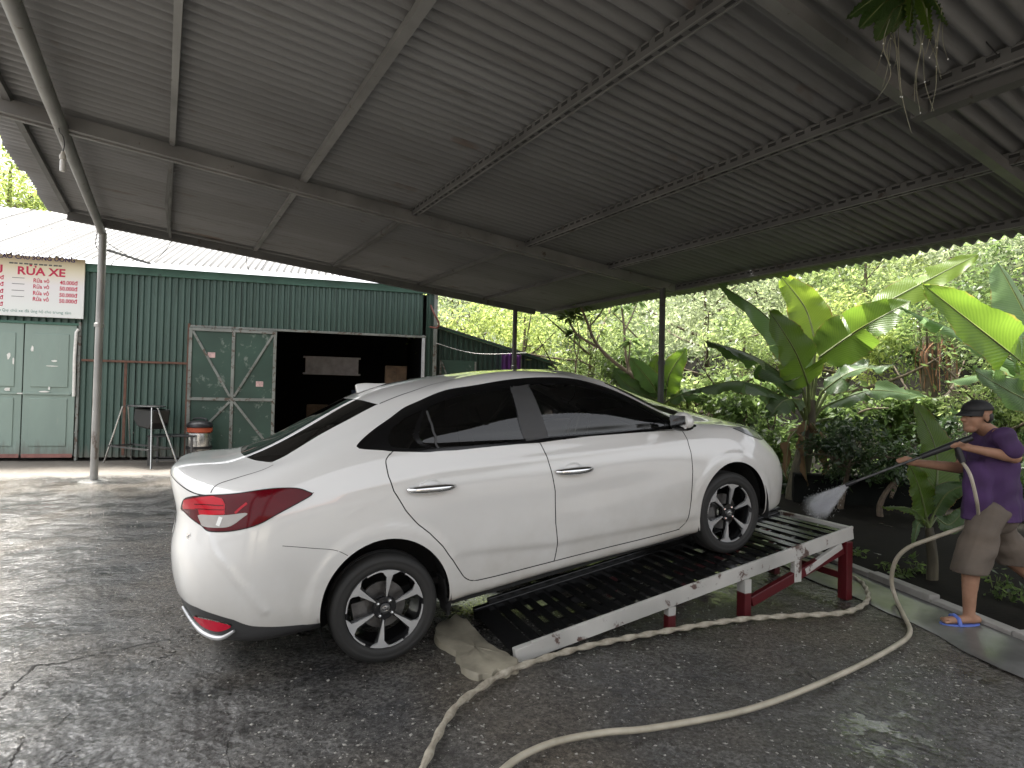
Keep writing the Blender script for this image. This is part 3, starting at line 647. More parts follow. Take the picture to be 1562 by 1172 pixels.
# ---- car body surface: control loops (x forward from rear axle, y half width, z up from tyre contact)
CAR_LOOPS=[
 [(-.97,0,.30),(-.93,.45,.30),(-.82,.64,.30),(-.64,.74,.28),(-.3,.76,.27),(.4,.77,.22),(1.1,.775,.22),(1.9,.775,.205),(2.5,.77,.21),(2.95,.74,.19),(3.17,.64,.18),(3.33,.4,.18),(3.38,0,.18)],
 [(-.99,0,.34),(-.95,.45,.34),(-.84,.68,.335),(-.66,.79,.32),(-.3,.815,.31),(.4,.822,.25),(1.1,.826,.25),(1.9,.826,.235),(2.5,.82,.24),(2.95,.79,.22),(3.2,.69,.21),(3.37,.4,.21),(3.43,0,.21)],
 [(-1.03,0,.44),(-.985,.45,.43),(-.865,.70,.42),(-.68,.815,.40),(-.3,.842,.38),(.4,.842,.335),(1.1,.845,.335),(1.9,.845,.325),(2.5,.845,.335),(2.95,.815,.32),(3.225,.71,.32),(3.41,.4,.32),(3.46,0,.32)],
 [(-1.06,0,.58),(-1.015,.45,.57),(-.895,.715,.56),(-.70,.83,.54),(-.3,.856,.52),(.4,.857,.49),(1.1,.858,.47),(1.9,.857,.46),(2.5,.857,.47),(2.95,.83,.47),(3.235,.725,.46),(3.42,.4,.45),(3.47,0,.45)],
 [(-1.055,0,.76),(-1.01,.45,.75),(-.89,.72,.75),(-.70,.835,.74),(-.3,.864,.72),(.4,.857,.70),(1.1,.856,.68),(1.9,.856,.67),(2.5,.864,.66),(2.93,.83,.62),(3.2,.725,.60),(3.395,.4,.58),(3.45,0,.58)],
 [(-1.0,0,.94),(-.96,.45,.94),(-.845,.69,.94),(-.68,.805,.94),(-.3,.842,.95),(.4,.852,.94),(1.1,.852,.9),(1.9,.848,.86),(2.5,.838,.8),(2.9,.79,.765),(3.12,.68,.745),(3.31,.4,.71),(3.36,0,.71)],
 [(-.99,0,1.2),(-.955,.42,1.19),(-.84,.62,1.12),(-.68,.745,1.07),(-.3,.79,1.09),(.4,.8,1.13),(1.1,.8,1.06),(1.9,.795,.99),(2.5,.785,.925),(2.85,.735,.88),(3.04,.63,.85),(3.2,.4,.835),(3.25,0,.835)],
 [(-.93,0,1.215),(-.9,.4,1.205),(-.79,.57,1.16),(-.62,.69,1.125),(-.28,.755,1.15),(.4,.786,1.155),(1.1,.786,1.085),(1.9,.776,1.015),(2.46,.745,.96),(2.74,.69,.925),(2.95,.58,.89),(3.08,.38,.88),(3.12,0,.885)],
 [(-.66,0,1.205),(-.63,.33,1.2),(-.55,.49,1.185),(-.43,.6,1.185),(-.16,.695,1.225),(.45,.763,1.215),(1.1,.775,1.145),(1.88,.763,1.075),(2.32,.705,1.0),(2.42,.62,1.0),(2.57,.48,1.02),(2.68,.27,1.03),(2.72,0,1.035)],
 [(.04,0,1.452),(.05,.25,1.449),(.085,.41,1.437),(.13,.5,1.415),(.27,.6,1.375),(.6,.615,1.452),(1.08,.615,1.468),(1.5,.607,1.412),(1.7,.59,1.355),(1.76,.53,1.37),(1.8,.4,1.38),(1.84,.2,1.392),(1.85,0,1.395)],
 [(.25,0,1.508),(.26,.2,1.505),(.29,.35,1.49),(.33,.44,1.472),(.42,.515,1.455),(.66,.53,1.497),(1.06,.53,1.508),(1.38,.52,1.47),(1.5,.49,1.45),(1.56,.42,1.453),(1.6,.32,1.462),(1.63,.16,1.468),(1.64,0,1.472)],
 [(.5,0,1.533),(.52,.12,1.531),(.55,.2,1.526),(.58,.26,1.520),(.65,.31,1.517),(.8,.32,1.525),(1.05,.32,1.528),(1.2,.31,1.518),(1.28,.28,1.511),(1.31,.23,1.511),(1.34,.18,1.512),(1.36,.09,1.514),(1.36,0,1.515)],
 [(.72,0,1.541),(.74,.02,1.541),(.76,.03,1.541),(.78,.035,1.541),(.82,.04,1.541),(.88,.04,1.542),(.98,.04,1.541),(1.04,.04,1.539),(1.08,.035,1.537),(1.1,.03,1.536),(1.11,.02,1.535),(1.12,.01,1.535),(1.12,0,1.535)],
]
def hermite(P,sub):
    # P (n,m,3): interpolate along axis 0, chord length per column, sub samples per interval
    P=np.asarray(P,float); n=P.shape[0]
    d=np.maximum(np.linalg.norm(P[1:]-P[:-1],axis=-1),1e-3)[...,None]**.75
    D=(P[1:]-P[:-1])/d
    T=np.empty_like(P); T[1:-1]=(D[:-1]*d[1:]+D[1:]*d[:-1])/(d[1:]+d[:-1])
    T[0]=D[0]; T[-1]=D[-1]
    out=[]
    for i in range(n-1):
        for k in range(sub):
            t=k/sub; h=d[i]
            out.append((2*t**3-3*t*t+1)*P[i]+(t**3-2*t*t+t)*h*T[i]+(-2*t**3+3*t*t)*P[i+1]+(t**3-t*t)*h*T[i+1])
    out.append(P[-1]); return np.array(out)
SU,SV=18,12
def car_grid():
    L=np.array(CAR_LOOPS,float)                # (13 loops, 13 keys,3)
    Lm=L.transpose(1,0,2)                      # keys first
    mir=Lm[[1]]*[1,-1,1]; mir2=Lm[[-2]]*[1,-1,1]
    ext=np.concatenate([mir,Lm,mir2])
    G=hermite(ext,SU)[SU:-SU]                  # along u with mirrored ends
    G=hermite(G.transpose(1,0,2),SV)           # along v
    # light smoothing (not the borders)
    for it in range(5):
        A=G.copy()
        A[1:-1]=.5*G[1:-1]+.25*(G[:-2]+G[2:])
        B=A.copy(); B[:,1:-1]=.5*A[:,1:-1]+.25*(A[:,:-2]+A[:,2:])
        B[:,0,1]=0; B[:,-1,1]=0; G=B
    return G                                    # [v,u,3]

CAR_UV={'tail':[(1.239,5.225),(1.61,5.523),(2.509,5.844),(3.289,6.004),(3.772,5.743),(3.942,5.483),(3.967,5.347),(3.807,5.181),(3.524,4.965),(3.325,4.828),(3.12,4.772),(2.783,4.757),(2.299,4.801),(2.033,4.954),(1.491,5.172)],'lens':[(2.014,5.205),(2.762,5.209),(3.177,5.21),(3.08,5.041),(2.939,4.91),(2.724,4.861),(2.153,4.912),(2.037,5.023)],'redbar':[(1.505,5.453),(2.511,5.809),(2.76,5.762),(2.823,5.58),(2.766,5.234),(2.014,5.205),(1.993,5.339),(1.345,5.244)],'dlo':[(4.295,7.591),(4.457,7.261),(4.588,7.002),(4.839,6.074),(5.046,5.906),(5.267,5.864),(5.804,6.009),(6.179,6.27),(6.399,6.633),(6.905,6.524),(7.335,6.619),(7.724,6.663),(7.93,7.4),(7.98,8.0),(8.02,8.4),(8.03,8.726),(7.79,9.017),(7.195,9.101),(6.736,9.136),(6.385,9.104),(5.755,9.053),(5.216,9.03),(4.481,9.342),(4.039,9.084),(4.151,8.598),(4.235,8.183)],'qglass':[(4.624,7.254),(4.45,8.288),(4.465,8.514),(4.63,8.661),(4.997,6.203),(4.863,6.61)],'wrear':[(5.031,6.171),(4.688,8.679),(5.059,8.758),(5.543,8.755),(5.748,8.755),(5.835,6.716),(5.557,6.148),(5.27,6.017)],'wfront':[(6.054,7.072),(6.033,8.811),(6.342,8.823),(6.708,8.792),(7.006,8.668),(7.34,8.512),(7.486,8.346),(7.467,8.137),(7.298,7.167),(6.919,7.088),(6.407,7.127)],'seamC':[(4.588,7.002),(4.58,5.946),(4.582,5.43),(4.603,4.989),(4.676,4.479),(4.749,4.156),(4.837,3.862),(4.934,3.436),(5.01,2.935),(5.09,2.239),(5.135,2.01),(5.193,1.878),(5.38,1.821),(5.95,1.717)],'seamB':[(5.972,9.048),(5.929,6.581),(5.951,6.041),(5.978,5.463),(6.0,4.827),(6.012,4.315),(5.984,3.406),(5.985,2.51),(5.95,1.717)],'seamA':[(5.95,1.717),(6.507,1.703),(7.257,1.612),(7.373,1.944),(7.401,2.376),(7.458,3.3),(7.504,4.068),(7.52,4.881),(7.508,5.48),(7.511,6.412)],'trunk':[(3.118,7.665),(3.074,7.384),(2.763,6.999),(2.52,6.498),(2.438,5.91)],'bseam':[(3.572,4.224),(3.858,4.074),(4.094,3.916),(4.194,3.715)],'roofl':[(3.123,9.113),(3.379,9.893),(4.119,10.545),(5.256,10.276)],'bodyb':[(1.317,2.715),(1.867,2.686),(2.363,2.493),(2.726,2.304),(3.021,1.986),(3.142,1.89),(3.882,1.181)],'refl':[(1.555,2.164),(2.076,2.247),(2.581,2.086),(2.505,1.859),(2.2,1.622),(1.883,1.664),(1.664,1.834)],'crease':[(2.309,4.72),(2.45,4.32),(2.851,3.819),(3.12,3.194),(3.256,2.547)],'hood':[(9.525,8.087),(9.877,7.692),(8.462,7.056),(8.678,6.401)],'bpil':[(5.769,8.813),(5.912,8.809),(6.044,8.843),(6.045,6.863),(5.929,6.581),(5.83,6.386)],'divider':[(4.713,8.572),(4.815,8.343),(4.901,8.086),(4.985,7.474),(5.018,6.113)],'rglass':[(-0.3,8.02),(0.78,8.01),(1.55,7.98),(2.37,7.93),(2.85,7.87),(2.93,8.05),(2.85,8.4),(3.03,8.7),(3.1,9.08),(1.2,9.08),(-0.3,9.07)],'wshield':[(12.3,8.05),(10.5,8.05),(9.3,8.06),(8.62,8.12),(8.5,8.4),(8.5,8.8),(8.6,9.02),(10,9.04),(12.3,9.05)],'hlamp':[(8.62,6.12),(9.1,6.22),(9.6,6.25),(10.1,6.15),(10.6,5.9),(10.75,5.5),(10.4,5.2),(9.6,5.1),(9.2,5.3),(8.85,5.6)]}

def car_build():
    fwd=Vector((math.sin(1.1427)*math.cos(.1433),math.cos(1.1427)*math.cos(.1433),math.sin(.1433))); lf=Vector((-math.cos(1.1427),math.sin(1.1427),0)); up=fwd.cross(lf)
    TR=.3015
    O=Vector((-.6683,3.1971,.3015))+lf*.83-up*TR          # rear axle centre projected on the wheel line
    CM=Matrix.Identity(4)
    for i in range(3): CM[i][0]=fwd[i]; CM[i][1]=lf[i]; CM[i][2]=up[i]; CM[i][3]=O[i]
    e=empty('car','white saloon car parked nose up on the slatted wash ramp','car'); e.matrix_basis=CM
    G=car_grid(); nv,nu=G.shape[:2]
    # wheel arch flares and body creases
    ax_,az_=G[...,0],G[...,2]
    side=np.clip((G[...,1]-.70)/.06,0,1)
    for cx,cz,rx,rz in ((.012,.325,.357,.372),(2.575,.325,.335,.355)):
        q=np.sqrt(((ax_-cx)/rx)**2+((az_-cz)/rz)**2); d=(q-1)*.36
        G[...,1]+=side*.008*(1/(1+np.exp((d-.075)/.006)))*np.clip(1+d*0,0,1)*(az_>.2)
    def uv3(L):
        L=np.asarray(L,float); v=np.clip(L[:,1]*SV,0,nv-1.001); u=np.clip(np.abs(L[:,0])*SU,0,None); u=np.where(u>nu-1,2*(nu-1)-u,u); u=np.clip(u,0,nu-1.001)
        i=v.astype(int); j=u.astype(int); a=(v-i)[:,None]; b=(u-j)[:,None]
        p=(1-a)*((1-b)*G[i,j]+b*G[i,j+1])+a*((1-b)*G[i+1,j]+b*G[i+1,j+1])
        s=np.where((L[:,0]<0)|(L[:,0]>12),-1,1); p=p*np.stack([np.ones_like(s),s,np.ones_like(s)],1); return p
    def dense(L,closed):
        P=[Vector((a,b,0)) for a,b in L]; return np.array([(p.x,p.y) for p in spline(P,6,closed)])
    def resamp(L,closed):
        L=np.asarray(L,float); 
        if closed: L=np.vstack([L,L[:1]])
        out=[]
        for a,b in zip(L[:-1],L[1:]):
            for k in range(6): out.append(a+(b-a)*k/6)
        if not closed: out.append(L[-1])
        return np.array(out)
    # crease on the bumper and shoulder line on the doors: small real ridges
    def ridge(L,h,wd):
        P=uv3(resamp(L,False)); X=G.reshape(-1,3); dm=np.full(len(X),9.)
        for p in P: dm=np.minimum(dm,np.linalg.norm(X-p,axis=1))
        G[...,1]+=(h*np.exp(-(dm/wd)**2)).reshape(nv,nu)
    ridge(CAR_UV['crease'],.010,.022)
    zl=np.interp(ax_,[.5,1.07,1.51,2.13],[.50,.415,.385,.345]); fx_=np.clip((ax_-.40)/.12,0,1)*np.clip((2.26-ax_)/.10,0,1)*(G[...,1]>.7)
    G[...,1]-=.011*fx_/(1+np.exp((az_-zl)/.007))
    zs=np.interp(ax_,[-.3,.4,1.1,2.2,2.6],[.985,1.005,.965,.90,.86]); fs=np.clip((ax_+.25)/.3,0,1)*np.clip((2.5-ax_)/.3,0,1)*(G[...,1]>.7)*(az_<1.2)
    G[...,1]+=.006*fs*np.exp(-((az_-zs)/.022)**2)
    # normals on the grid
    du=np.gradient(G,axis=1); dv=np.gradient(G,axis=0); N=np.cross(du,dv); N/=np.maximum(np.linalg.norm(N,axis=-1,keepdims=True),1e-9)
    if N[4*SV,6*SU,1]<0: N=-N
    N[:,0,1]=0; N[:,-1,1]=0; N/=np.maximum(np.linalg.norm(N,axis=-1,keepdims=True),1e-9)
    N[-1]=(0,0,1); N[-2]=(0,0,1)
    Vv,Uu=np.meshgrid(np.arange(nv)/SV,np.arange(nu)/SU,indexing='ij')
    V=G.reshape(-1,3); Nn=N.reshape(-1,3); UV=np.stack([Uu.ravel(),Vv.ravel()],1)
    idx=np.arange(nv*nu).reshape(nv,nu); a,b,c,d=idx[:-1,:-1].ravel(),idx[:-1,1:].ravel(),idx[1:,1:].ravel(),idx[1:,:-1].ravel()
    T=np.concatenate([np.stack([a,b,c],1),np.stack([a,c,d],1)])
    st={'V':V,'N':Nn,'U':UV,'T':T,'L':np.zeros(len(T),int)}
    def cut(sdf,level=0.,sel=None):
        V,N,U,T,L=st['V'],st['N'],st['U'],st['T'],st['L']; s=sdf(V,U)-level
        s=np.where(np.abs(s)<1e-6,1e-6,s); sg=s>0; k=sg[T].sum(1); mixed=(k==1)|(k==2)
        if sel is not None: mixed&=np.isin(L,sel)
        keepT,keepL=T[~mixed],L[~mixed]; nV,nN,nU=[],[],[]; cache={}; base=len(V); newT,newL=[],[]
        def mid(i,j):
            key=(min(i,j),max(i,j))
            if key not in cache:
                t=s[i]/(s[i]-s[j]); cache[key]=base+len(nV); nV.append(V[i]+(V[j]-V[i])*t); q=N[i]+(N[j]-N[i])*t; nN.append(q/np.linalg.norm(q)); nU.append(U[i]+(U[j]-U[i])*t)
            return cache[key]
        for t,l in zip(T[mixed],L[mixed]):
            p=[int(x) for x in t]; g=[sg[x] for x in p]
            odd=[i for i in range(3) if g.count(g[i])==1][0]
            A,B,C=p[odd],p[(odd+1)%3],p[(odd+2)%3]; m1,m2=mid(A,B),mid(A,C)
            newT+=[(A,m1,m2),(m1,B,C),(m1,C,m2)]; newL+=[l]*3
        if nV: st['V']=np.vstack([V,nV]); st['N']=np.vstack([N,nN]); st['U']=np.vstack([U,nU])
        st['T']=np.vstack([keepT,np.array(newT,int).reshape(-1,3)]); st['L']=np.concatenate([keepL,np.array(newL,int)])
    def inpoly(poly,U):
        x,y=U[:,0],U[:,1]; ins=np.zeros(len(U),bool); n_=len(poly); j=n_-1
        for i in range(n_):
            xi,yi=poly[i]; xj,yj=poly[j]
            with np.errstate(divide='ignore',invalid='ignore'): c_=((yi>y)!=(yj>y))&(x<(xj-xi)*(y-yi)/(yj-yi+1e-12)+xi)
            ins^=c_; j=i
        return ins
    def polysdf(L,smooth=True):
        P2=dense(L,True) if smooth else resamp(L,True); P3=uv3(P2); Q3=np.roll(P3,-1,0)
        def f(V,U):
            dm=np.full(len(V),9.)
            near=np.where((V[:,0]>P3[:,0].min()-.15)&(V[:,0]<P3[:,0].max()+.15))[0]; X=V[near]; dd=np.full(len(X),9.)
            for p,q in zip(P3,Q3):
                w=q-p; l=w@w
                if l<1e-10: continue
                t=np.clip((X-p)@w/l,0,1); dd=np.minimum(dd,np.linalg.norm(X-p-t[:,None]*w,axis=1))
            dm[near]=dd; return np.where(inpoly(P2,U),-dm,dm)
        return f
    def cen(): return st['V'][st['T']].mean(1),st['U'][st['T']].mean(1)
    def label(sdf,new,level=0.,sel=None,exact=True):
        cut(sdf,level,sel); C,U=cen(); ins=sdf(C,U)<level
        if sel is not None: ins&=np.isin(st['L'],sel)
        st['L'][ins]=new
    # labels: 0 body, 1 front door,2 rear door,3 gap,4 tail,5 tail lens,6 red bar,7 dlo frame,8 rear quarter glass,9 rear glass(door),10 front glass(door),11 rear window,12 windshield,13 headlamp,14 lower valance,15 reflector,16 removed,17 pillar, 18 sail
    def ell(cx,cz,rx,rz):
        def f(V,U): 
            q=(np.sqrt(((V[:,0]-cx)/rx)**2+((V[:,2]-cz)/rz)**2)-1)*.36; return np.where((V[:,1]>.55)&(U[:,1]<5.4),q,1.)
        return f
    for c_ in ((.012,.325,.357,.372),(2.575,.325,.335,.355)): label(ell(*c_),16)
    label(polysdf(CAR_UV['dlo']),7,0,[0])
    for k_,nm in ((8,'qglass'),(9,'wrear'),(10,'wfront')): label(polysdf(CAR_UV[nm],False),k_,0,[7])
    label(polysdf(CAR_UV['bpil'],False),17,0,[7])
    door2=CAR_UV['seamC']+CAR_UV['seamB'][::-1][1:]; door2=door2[:-1]+[(5.95,6.3)]
    # close the door shapes along the belt, just under the window frame
    rear=CAR_UV['seamC'][1:]+[p for p in CAR_UV['seamB'][::-1][1:] if p[1]<6.2]+[(5.6,6.02),(5.2,5.93),(4.9,6.05),(4.65,6.9)]
    front=[p for p in CAR_UV['seamB'] if p[1]<6.2]+CAR_UV['seamA'][1:-1]+[(7.50,6.40),(6.9,6.50),(6.42,6.55),(6.2,6.28)]
    W=.0032
    for k_,poly in ((2,rear),(1,front)):
        f=polysdf(poly,False); label(f,3,W,[0]); cut(f,-W,[3]); C,U=cen(); L=st['L']; L[(L==3)&(f(C,U)<-W)]=k_
    label(polysdf(CAR_UV['tail']),4,0,[0]); label(polysdf(CAR_UV['lens']),5,0,[4]); label(polysdf(CAR_UV['redbar'],False),6,0,[4])
    label(polysdf(CAR_UV['rglass'],False),11,0,[0]); label(polysdf(CAR_UV['wshield'],False),12,0,[0]); label(polysdf(CAR_UV['hlamp']),13,0,[0])
    label(polysdf([(-.3,4.42),(.62,4.42),(.62,4.9),(-.3,4.9)],False),20,0,[0])
    bb=CAR_UV['bodyb']; val=[(-.3,2.75)]+bb[:]+[(3.95,1.05),(3.95,-.5),(-.3,-.5)]
    label(polysdf(val,False),14,0,[0]); label(polysdf(CAR_UV['refl']),15,0,[14])
    fv=[(9.2,-.5),(9.2,.9),(9.6,1.15),(10.3,1.3),(12.3,1.35),(12.3,-.5)]; label(polysdf(fv,False),19,0,[0])
    V,N,T,L=st['V'],st['N'],st['T'],st['L']
    def emit(labs,name,mat,parent,mirror='both',push=0.,side=None,thick=0.):
        """mirror: 'both' joins both halves in one mesh, 'each' makes right (-y) and left (+y) objects"""
        sel=np.isin(L,labs); t=T[sel]
        if len(t)==0: print('EMPTY',name); return []
        ids,inv=np.unique(t,return_inverse=True); t=inv.reshape(-1,3); v=V[ids]+N[ids]*push; nn=N[ids]
        outs=[]
        R=(v*[1,-1,1],nn*[1,-1,1],t[:,[0,2,1]]); Lh=(v,nn,t)
        if mirror=='both': sets=[(np.vstack([R[0],Lh[0]]),np.vstack([R[1],Lh[1]]),np.vstack([R[2],Lh[2]+len(v)]))]
        elif mirror=='each': sets=[R,Lh]
        else: sets=[R]
        par=parent if isinstance(parent,(list,tuple)) else [parent]*len(sets)
        for (vv,n3,tt),pp in zip(sets,par):
            # orient
            w=np.cross(vv[tt[:,1]]-vv[tt[:,0]],vv[tt[:,2]]-vv[tt[:,0]]); fl=(w*n3[tt].mean(1)).sum(1)<0; tt=tt.copy(); tt[fl]=tt[fl][:,[0,2,1]]
            me=np_mesh(name,vv,tt,mat,smooth=True); me.normals_split_custom_set_from_vertices([tuple(x) for x in n3])
            outs.append(link(bpy.data.objects.new(name,me),pp))
        return outs
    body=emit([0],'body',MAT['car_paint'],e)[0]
    emit([3],'panel_gap',MAT['gap_black'],body,push=-.006)
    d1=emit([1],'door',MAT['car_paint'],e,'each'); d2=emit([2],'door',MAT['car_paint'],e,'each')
    emit([7],'window_frame',MAT['trim_black'],e,'each'); emit([17],'pillar_trim',MAT['trim_grey'],e,'each')
    emit([8],'window',MAT['tint_glass'],e,'each',push=-.003); emit([9],'window',MAT['tint_glass'],e,'each',push=-.003); emit([10],'window',MAT['front_glass'],e,'each',push=-.003)
    emit([11],'window',MAT['tint_glass'],e,push=-.002); emit([12],'window',MAT['clear_glass'],e,push=-.002)
    tl=emit([4],'tail_light',MAT['lamp_dark_red'],e,'each',push=.002); emit([5],'lens',MAT['lamp_clear'],tl,'each',push=.003); emit([6],'lens',MAT['lamp_red'],tl,'each',push=.003)
    emit([13],'headlight',MAT['lamp_head'],e,'each',push=.001)
    vl=emit([14],'lower_valance',MAT['trim_grey'],e,push=-.004); emit([19],'lower_valance',MAT['trim_grey'],e,push=-.002); emit([15],'reflector',MAT['refl_red'],vl[0],'each',push=.004)
    # thin seams as dark strips let into the surface
    def strip(L_,w,name='seam',lift=.0006,mat='gap_black',par=None,sides=(-1,1)):
        P2=dense(L_,False); P=uv3(P2); ii=np.clip(np.abs(P2[:,0])*SU,0,nu-1).round().astype(int); jj=np.clip(P2[:,1]*SV,0,nv-1).round().astype(int); nn=N0[jj,ii]
        for sy in sides:
            m=MB(); vv=[];ff=[]
            for i,p in enumerate(P):
                t=P[min(i+1,len(P)-1)]-P[max(i-1,0)]; t/=np.linalg.norm(t)+1e-9; bn=np.cross(t,nn[i]); bn/=np.linalg.norm(bn)+1e-9
                for k_ in (-1,1): q=p+bn*k_*w/2+nn[i]*lift; vv.append((q[0],q[1]*-sy if sy>0 else q[1],q[2]))
            for i in range(len(P)-1): ff.append((2*i,2*i+1,2*i+3,2*i+2))
            m.add(vv,ff); m.obj(name,MAT[mat],par or body)
    N0=N_grid=np.cross(np.gradient(G,axis=1),np.gradient(G,axis=0)); N0/=np.maximum(np.linalg.norm(N0,axis=-1,keepdims=True),1e-9)
    if N0[4*SV,6*SU,1]<0: N0=-N0
    strip(CAR_UV['trunk'],.005); strip(CAR_UV['bseam'],.003); strip(CAR_UV['roofl'],.008,mat='trim_grey')
    strip([(8.42,7.75),(8.46,7.2),(8.6,6.7),(8.66,6.25)],.005); strip([(8.62,6.3),(9.3,6.45),(10.2,6.45),(11.2,6.38),(12,6.36)],.006)
    T_=CAR_UV['tail']+CAR_UV['tail'][:1]
    strip(CAR_UV['divider'],.013,'window_divider',.002,'trim_grey',e)
    strip(T_,.005,'lamp_edge',.0028); strip(CAR_UV['hlamp']+CAR_UV['hlamp'][:1],.006,'lamp_edge',.0018)
    strip([(1.9,5.45),(2.3,5.50),(2.78,5.52)],.005,'lamp_bar',.0040,'lamp_dark_red'); strip([(1.9,5.34),(2.3,5.37),(2.78,5.38)],.004,'lamp_bar',.0040,'lamp_dark_red')
    strip([(2.66,5.16),(2.56,4.92)],.022,'lamp_bar',.0042,'white_plastic'); strip([(3.2,5.55),(3.0,5.25)],.012,'lamp_bar',.0030,'lamp_red')
    strip([(-.0,5.9),(.6,5.86),(1.3,5.78),(2.0,5.74),(2.4,5.8)],.006,'seam')
    # ---- wheel wells, floor, interior
    for sy in (-1,1):
        for cx,cz,r in ((.012,.325,.372),(2.575,.325,.355)):
            m=MB(); vv=[];ff=[]; k_=24
            for i in range(k_+1):
                a_=math.pi*(-.12+1.24*i/k_); x=cx+r*.99*math.cos(a_); z=cz+r*1.02*math.sin(a_)
                vv+=[(x,sy*.845,z),(x,sy*.56,z)]
            for i in range(k_): ff.append((2*i,2*i+1,2*i+3,2*i+2))
            b0=len(vv); vv+=[(cx,sy*.56,cz)]; 
            for i in range(k_): ff.append((2*i+1,2*i+3,b0))
            m.add(vv,ff); m.obj('wheel_liner',MAT['liner'],body,smooth=True)
            # arch lip
            m=MB(); vv=[];ff=[]; rx,rz=(.357,.372) if cx<1 else (.335,.355)
            for i in range(k_*2+1):
                a_=math.pi*(-.06+1.12*i/(k_*2)); x=cx+rx*math.cos(a_); z=cz+rz*math.sin(a_)
                # body y at that spot
                best=np.argmin((G[...,0]-x)**2+(G[...,2]-z)**2+ (G[...,1]<.6)*9); y=G.reshape(-1,3)[best][1]
                vv+=[(x,sy*(y-.003),z),(x-.0*math.cos(a_),sy*(y-.05),z+.0)]
            ys_=[v_[1] for v_ in vv]
            for i in range(k_*2): ff.append((2*i,2*i+1,2*i+3,2*i+2))
            m.add(vv,ff); m.obj('arch_lip',MAT['trim_black'],body,smooth=True)
    m=MB(); m.box((-.78,-.66,.30),(3.15,.66,.34)); m.obj('floor_pan',MAT['liner'],body)
    m=MB(); m.box((.38,.60,.20),(2.2,.77,.30)); m.box((.38,-.77,.20),(2.2,-.60,.30)); m.obj('sill',MAT['liner'],body)
    flat('seat_fabric',(.03,.03,.032),.8,var=.2)
    def seat(x,y,w,back=.62,rec=.25):
        m=MB(); Mx=Matrix.Translation((x,y,.48))
        m.box((-.25,-w/2,-.1),(.27,w/2,.06),M=Mx); Mb=Mx@Matrix.Translation((-.24,0,.0))@Matrix.Rotation(-rec,4,'Y'); m.box((-.06,-w/2,0),(.06,w/2,back),M=Mb)
        for q in ((0,) if w<.7 else (-.38,0,.38)): m.box((-.05,q-.12,back+.03),(.05,q+.12,back+.2),M=Mb)
        m.obj('seat',MAT['seat_fabric'],e,bevel=.04)
    seat(1.55,-.36,.48); seat(1.55,.36,.48); seat(.70,0,1.2)
    m=MB(); m.box((2.1,-.66,.62),(2.45,.66,.93)); m.obj('dashboard',MAT['seat_fabric'],e,bevel=.06)
    m=MB(); k_=20; pts=[Matrix.Translation((2.02,.36,.92))@Matrix.Rotation(-1.1,4,'Y')@Vector((.18*math.cos(2*math.pi*i/k_),.18*math.sin(2*math.pi*i/k_),0)) for i in range(k_+1)]; m.tube(pts,.014,8,cap=False); m.bar(pts[0],pts[10],.03,.02); m.obj('steering_wheel',MAT['trim_black'],e,smooth=True)
    # ---- handles
    def y_at(x,z):
        X=G[...,0]; best=np.argmin((X-x)**2+(G[...,2]-z)**2+(G[...,1]<.6)*9); return float(G.reshape(-1,3)[best][1])
    for di,(xa,za,xb,zb) in enumerate(((1.135,.868,1.395,.845),(.195,.935,.465,.908))):
        drs=(d1,d2)[di]
        for sy,dr in ((-1,drs[0]),(1,drs[1])):
            a_=Vector((xa,0,za)); b_=Vector((xb,0,zb)); L_=(b_-a_).length; dx=(b_-a_).normalized(); y=max(y_at(xa,za),y_at(xb,zb))
            pts=[];rad=[]
            for i in range(13):
                t=i/12; p=a_+dx*L_*t; off=.004+.034*math.sin(math.pi*min(1,max(0,t)))**.45; pts.append(Vector((p.x,sy*(y+off),p.z))); rad.append(.013+.011*math.sin(math.pi*t)**.5)
            m=MB(); m.tube(pts,rad,10); h_=m.obj('handle',MAT['chrome'],dr,smooth=True); 
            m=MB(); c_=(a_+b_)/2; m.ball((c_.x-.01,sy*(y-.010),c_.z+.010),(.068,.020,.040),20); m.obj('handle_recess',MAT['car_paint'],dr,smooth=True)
    # ---- mirrors
    for sy in (-1,1):
        M_=Matrix.Translation((2.12,sy*.93,1.045)); m=MB(); k_=12
        prof=[]
        m.ball((0,0,0),(.062,.098,.064),20,M=Matrix.Rotation(sy*.15,3,'Z')); 
        for i,v_ in enumerate(m.v):
            x,y,z=v_; x=max(x,-.035); m.v[i]=(x+2.10,y+sy*.935,z+1.055)
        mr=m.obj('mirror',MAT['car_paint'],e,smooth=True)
        m=MB(); m.ball((2.10,sy*.925,1.012),(.058,.094,.026),16); m.obj('mirror_base',MAT['trim_black'],mr,smooth=True)
        m=MB(); m.bar((2.17,sy*.78,1.0),(2.13,sy*.88,1.02),.07,.03); m.obj('mirror_arm',MAT['trim_black'],mr,bevel=.008)
        m=MB(); m.box((2.060,sy*.93-.078,1.012),(2.0635,sy*.93+.078,1.10)); m.obj('mirror_glass',MAT['chrome'],mr)
    # ---- shark fin
    m=MB(); prof=[(-.08,.0),(-.085,.056),(-.072,.062),(-.02,.05),(.05,.024),(.12,0)]; V_=[];F_=[]
    for sy in (-1,1):
        for (x,z) in prof: V_.append((x,sy*(.028*(1-z/.1)+.004),z))
    k_=len(prof)
    F_=[tuple(range(k_)),tuple(range(2*k_-1,k_-1,-1))]+[(i,(i+1)%k_,k_+(i+1)%k_,k_+i) for i in range(k_)]
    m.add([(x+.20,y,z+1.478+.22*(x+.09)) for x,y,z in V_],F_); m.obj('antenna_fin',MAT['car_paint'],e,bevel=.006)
    # ---- chrome curve under the reflector, plate, badge, mud flap
    P=uv3(dense([(1.05,2.3),(1.4,1.55),(1.8,1.18),(2.2,1.15),(2.65,1.75)],False))
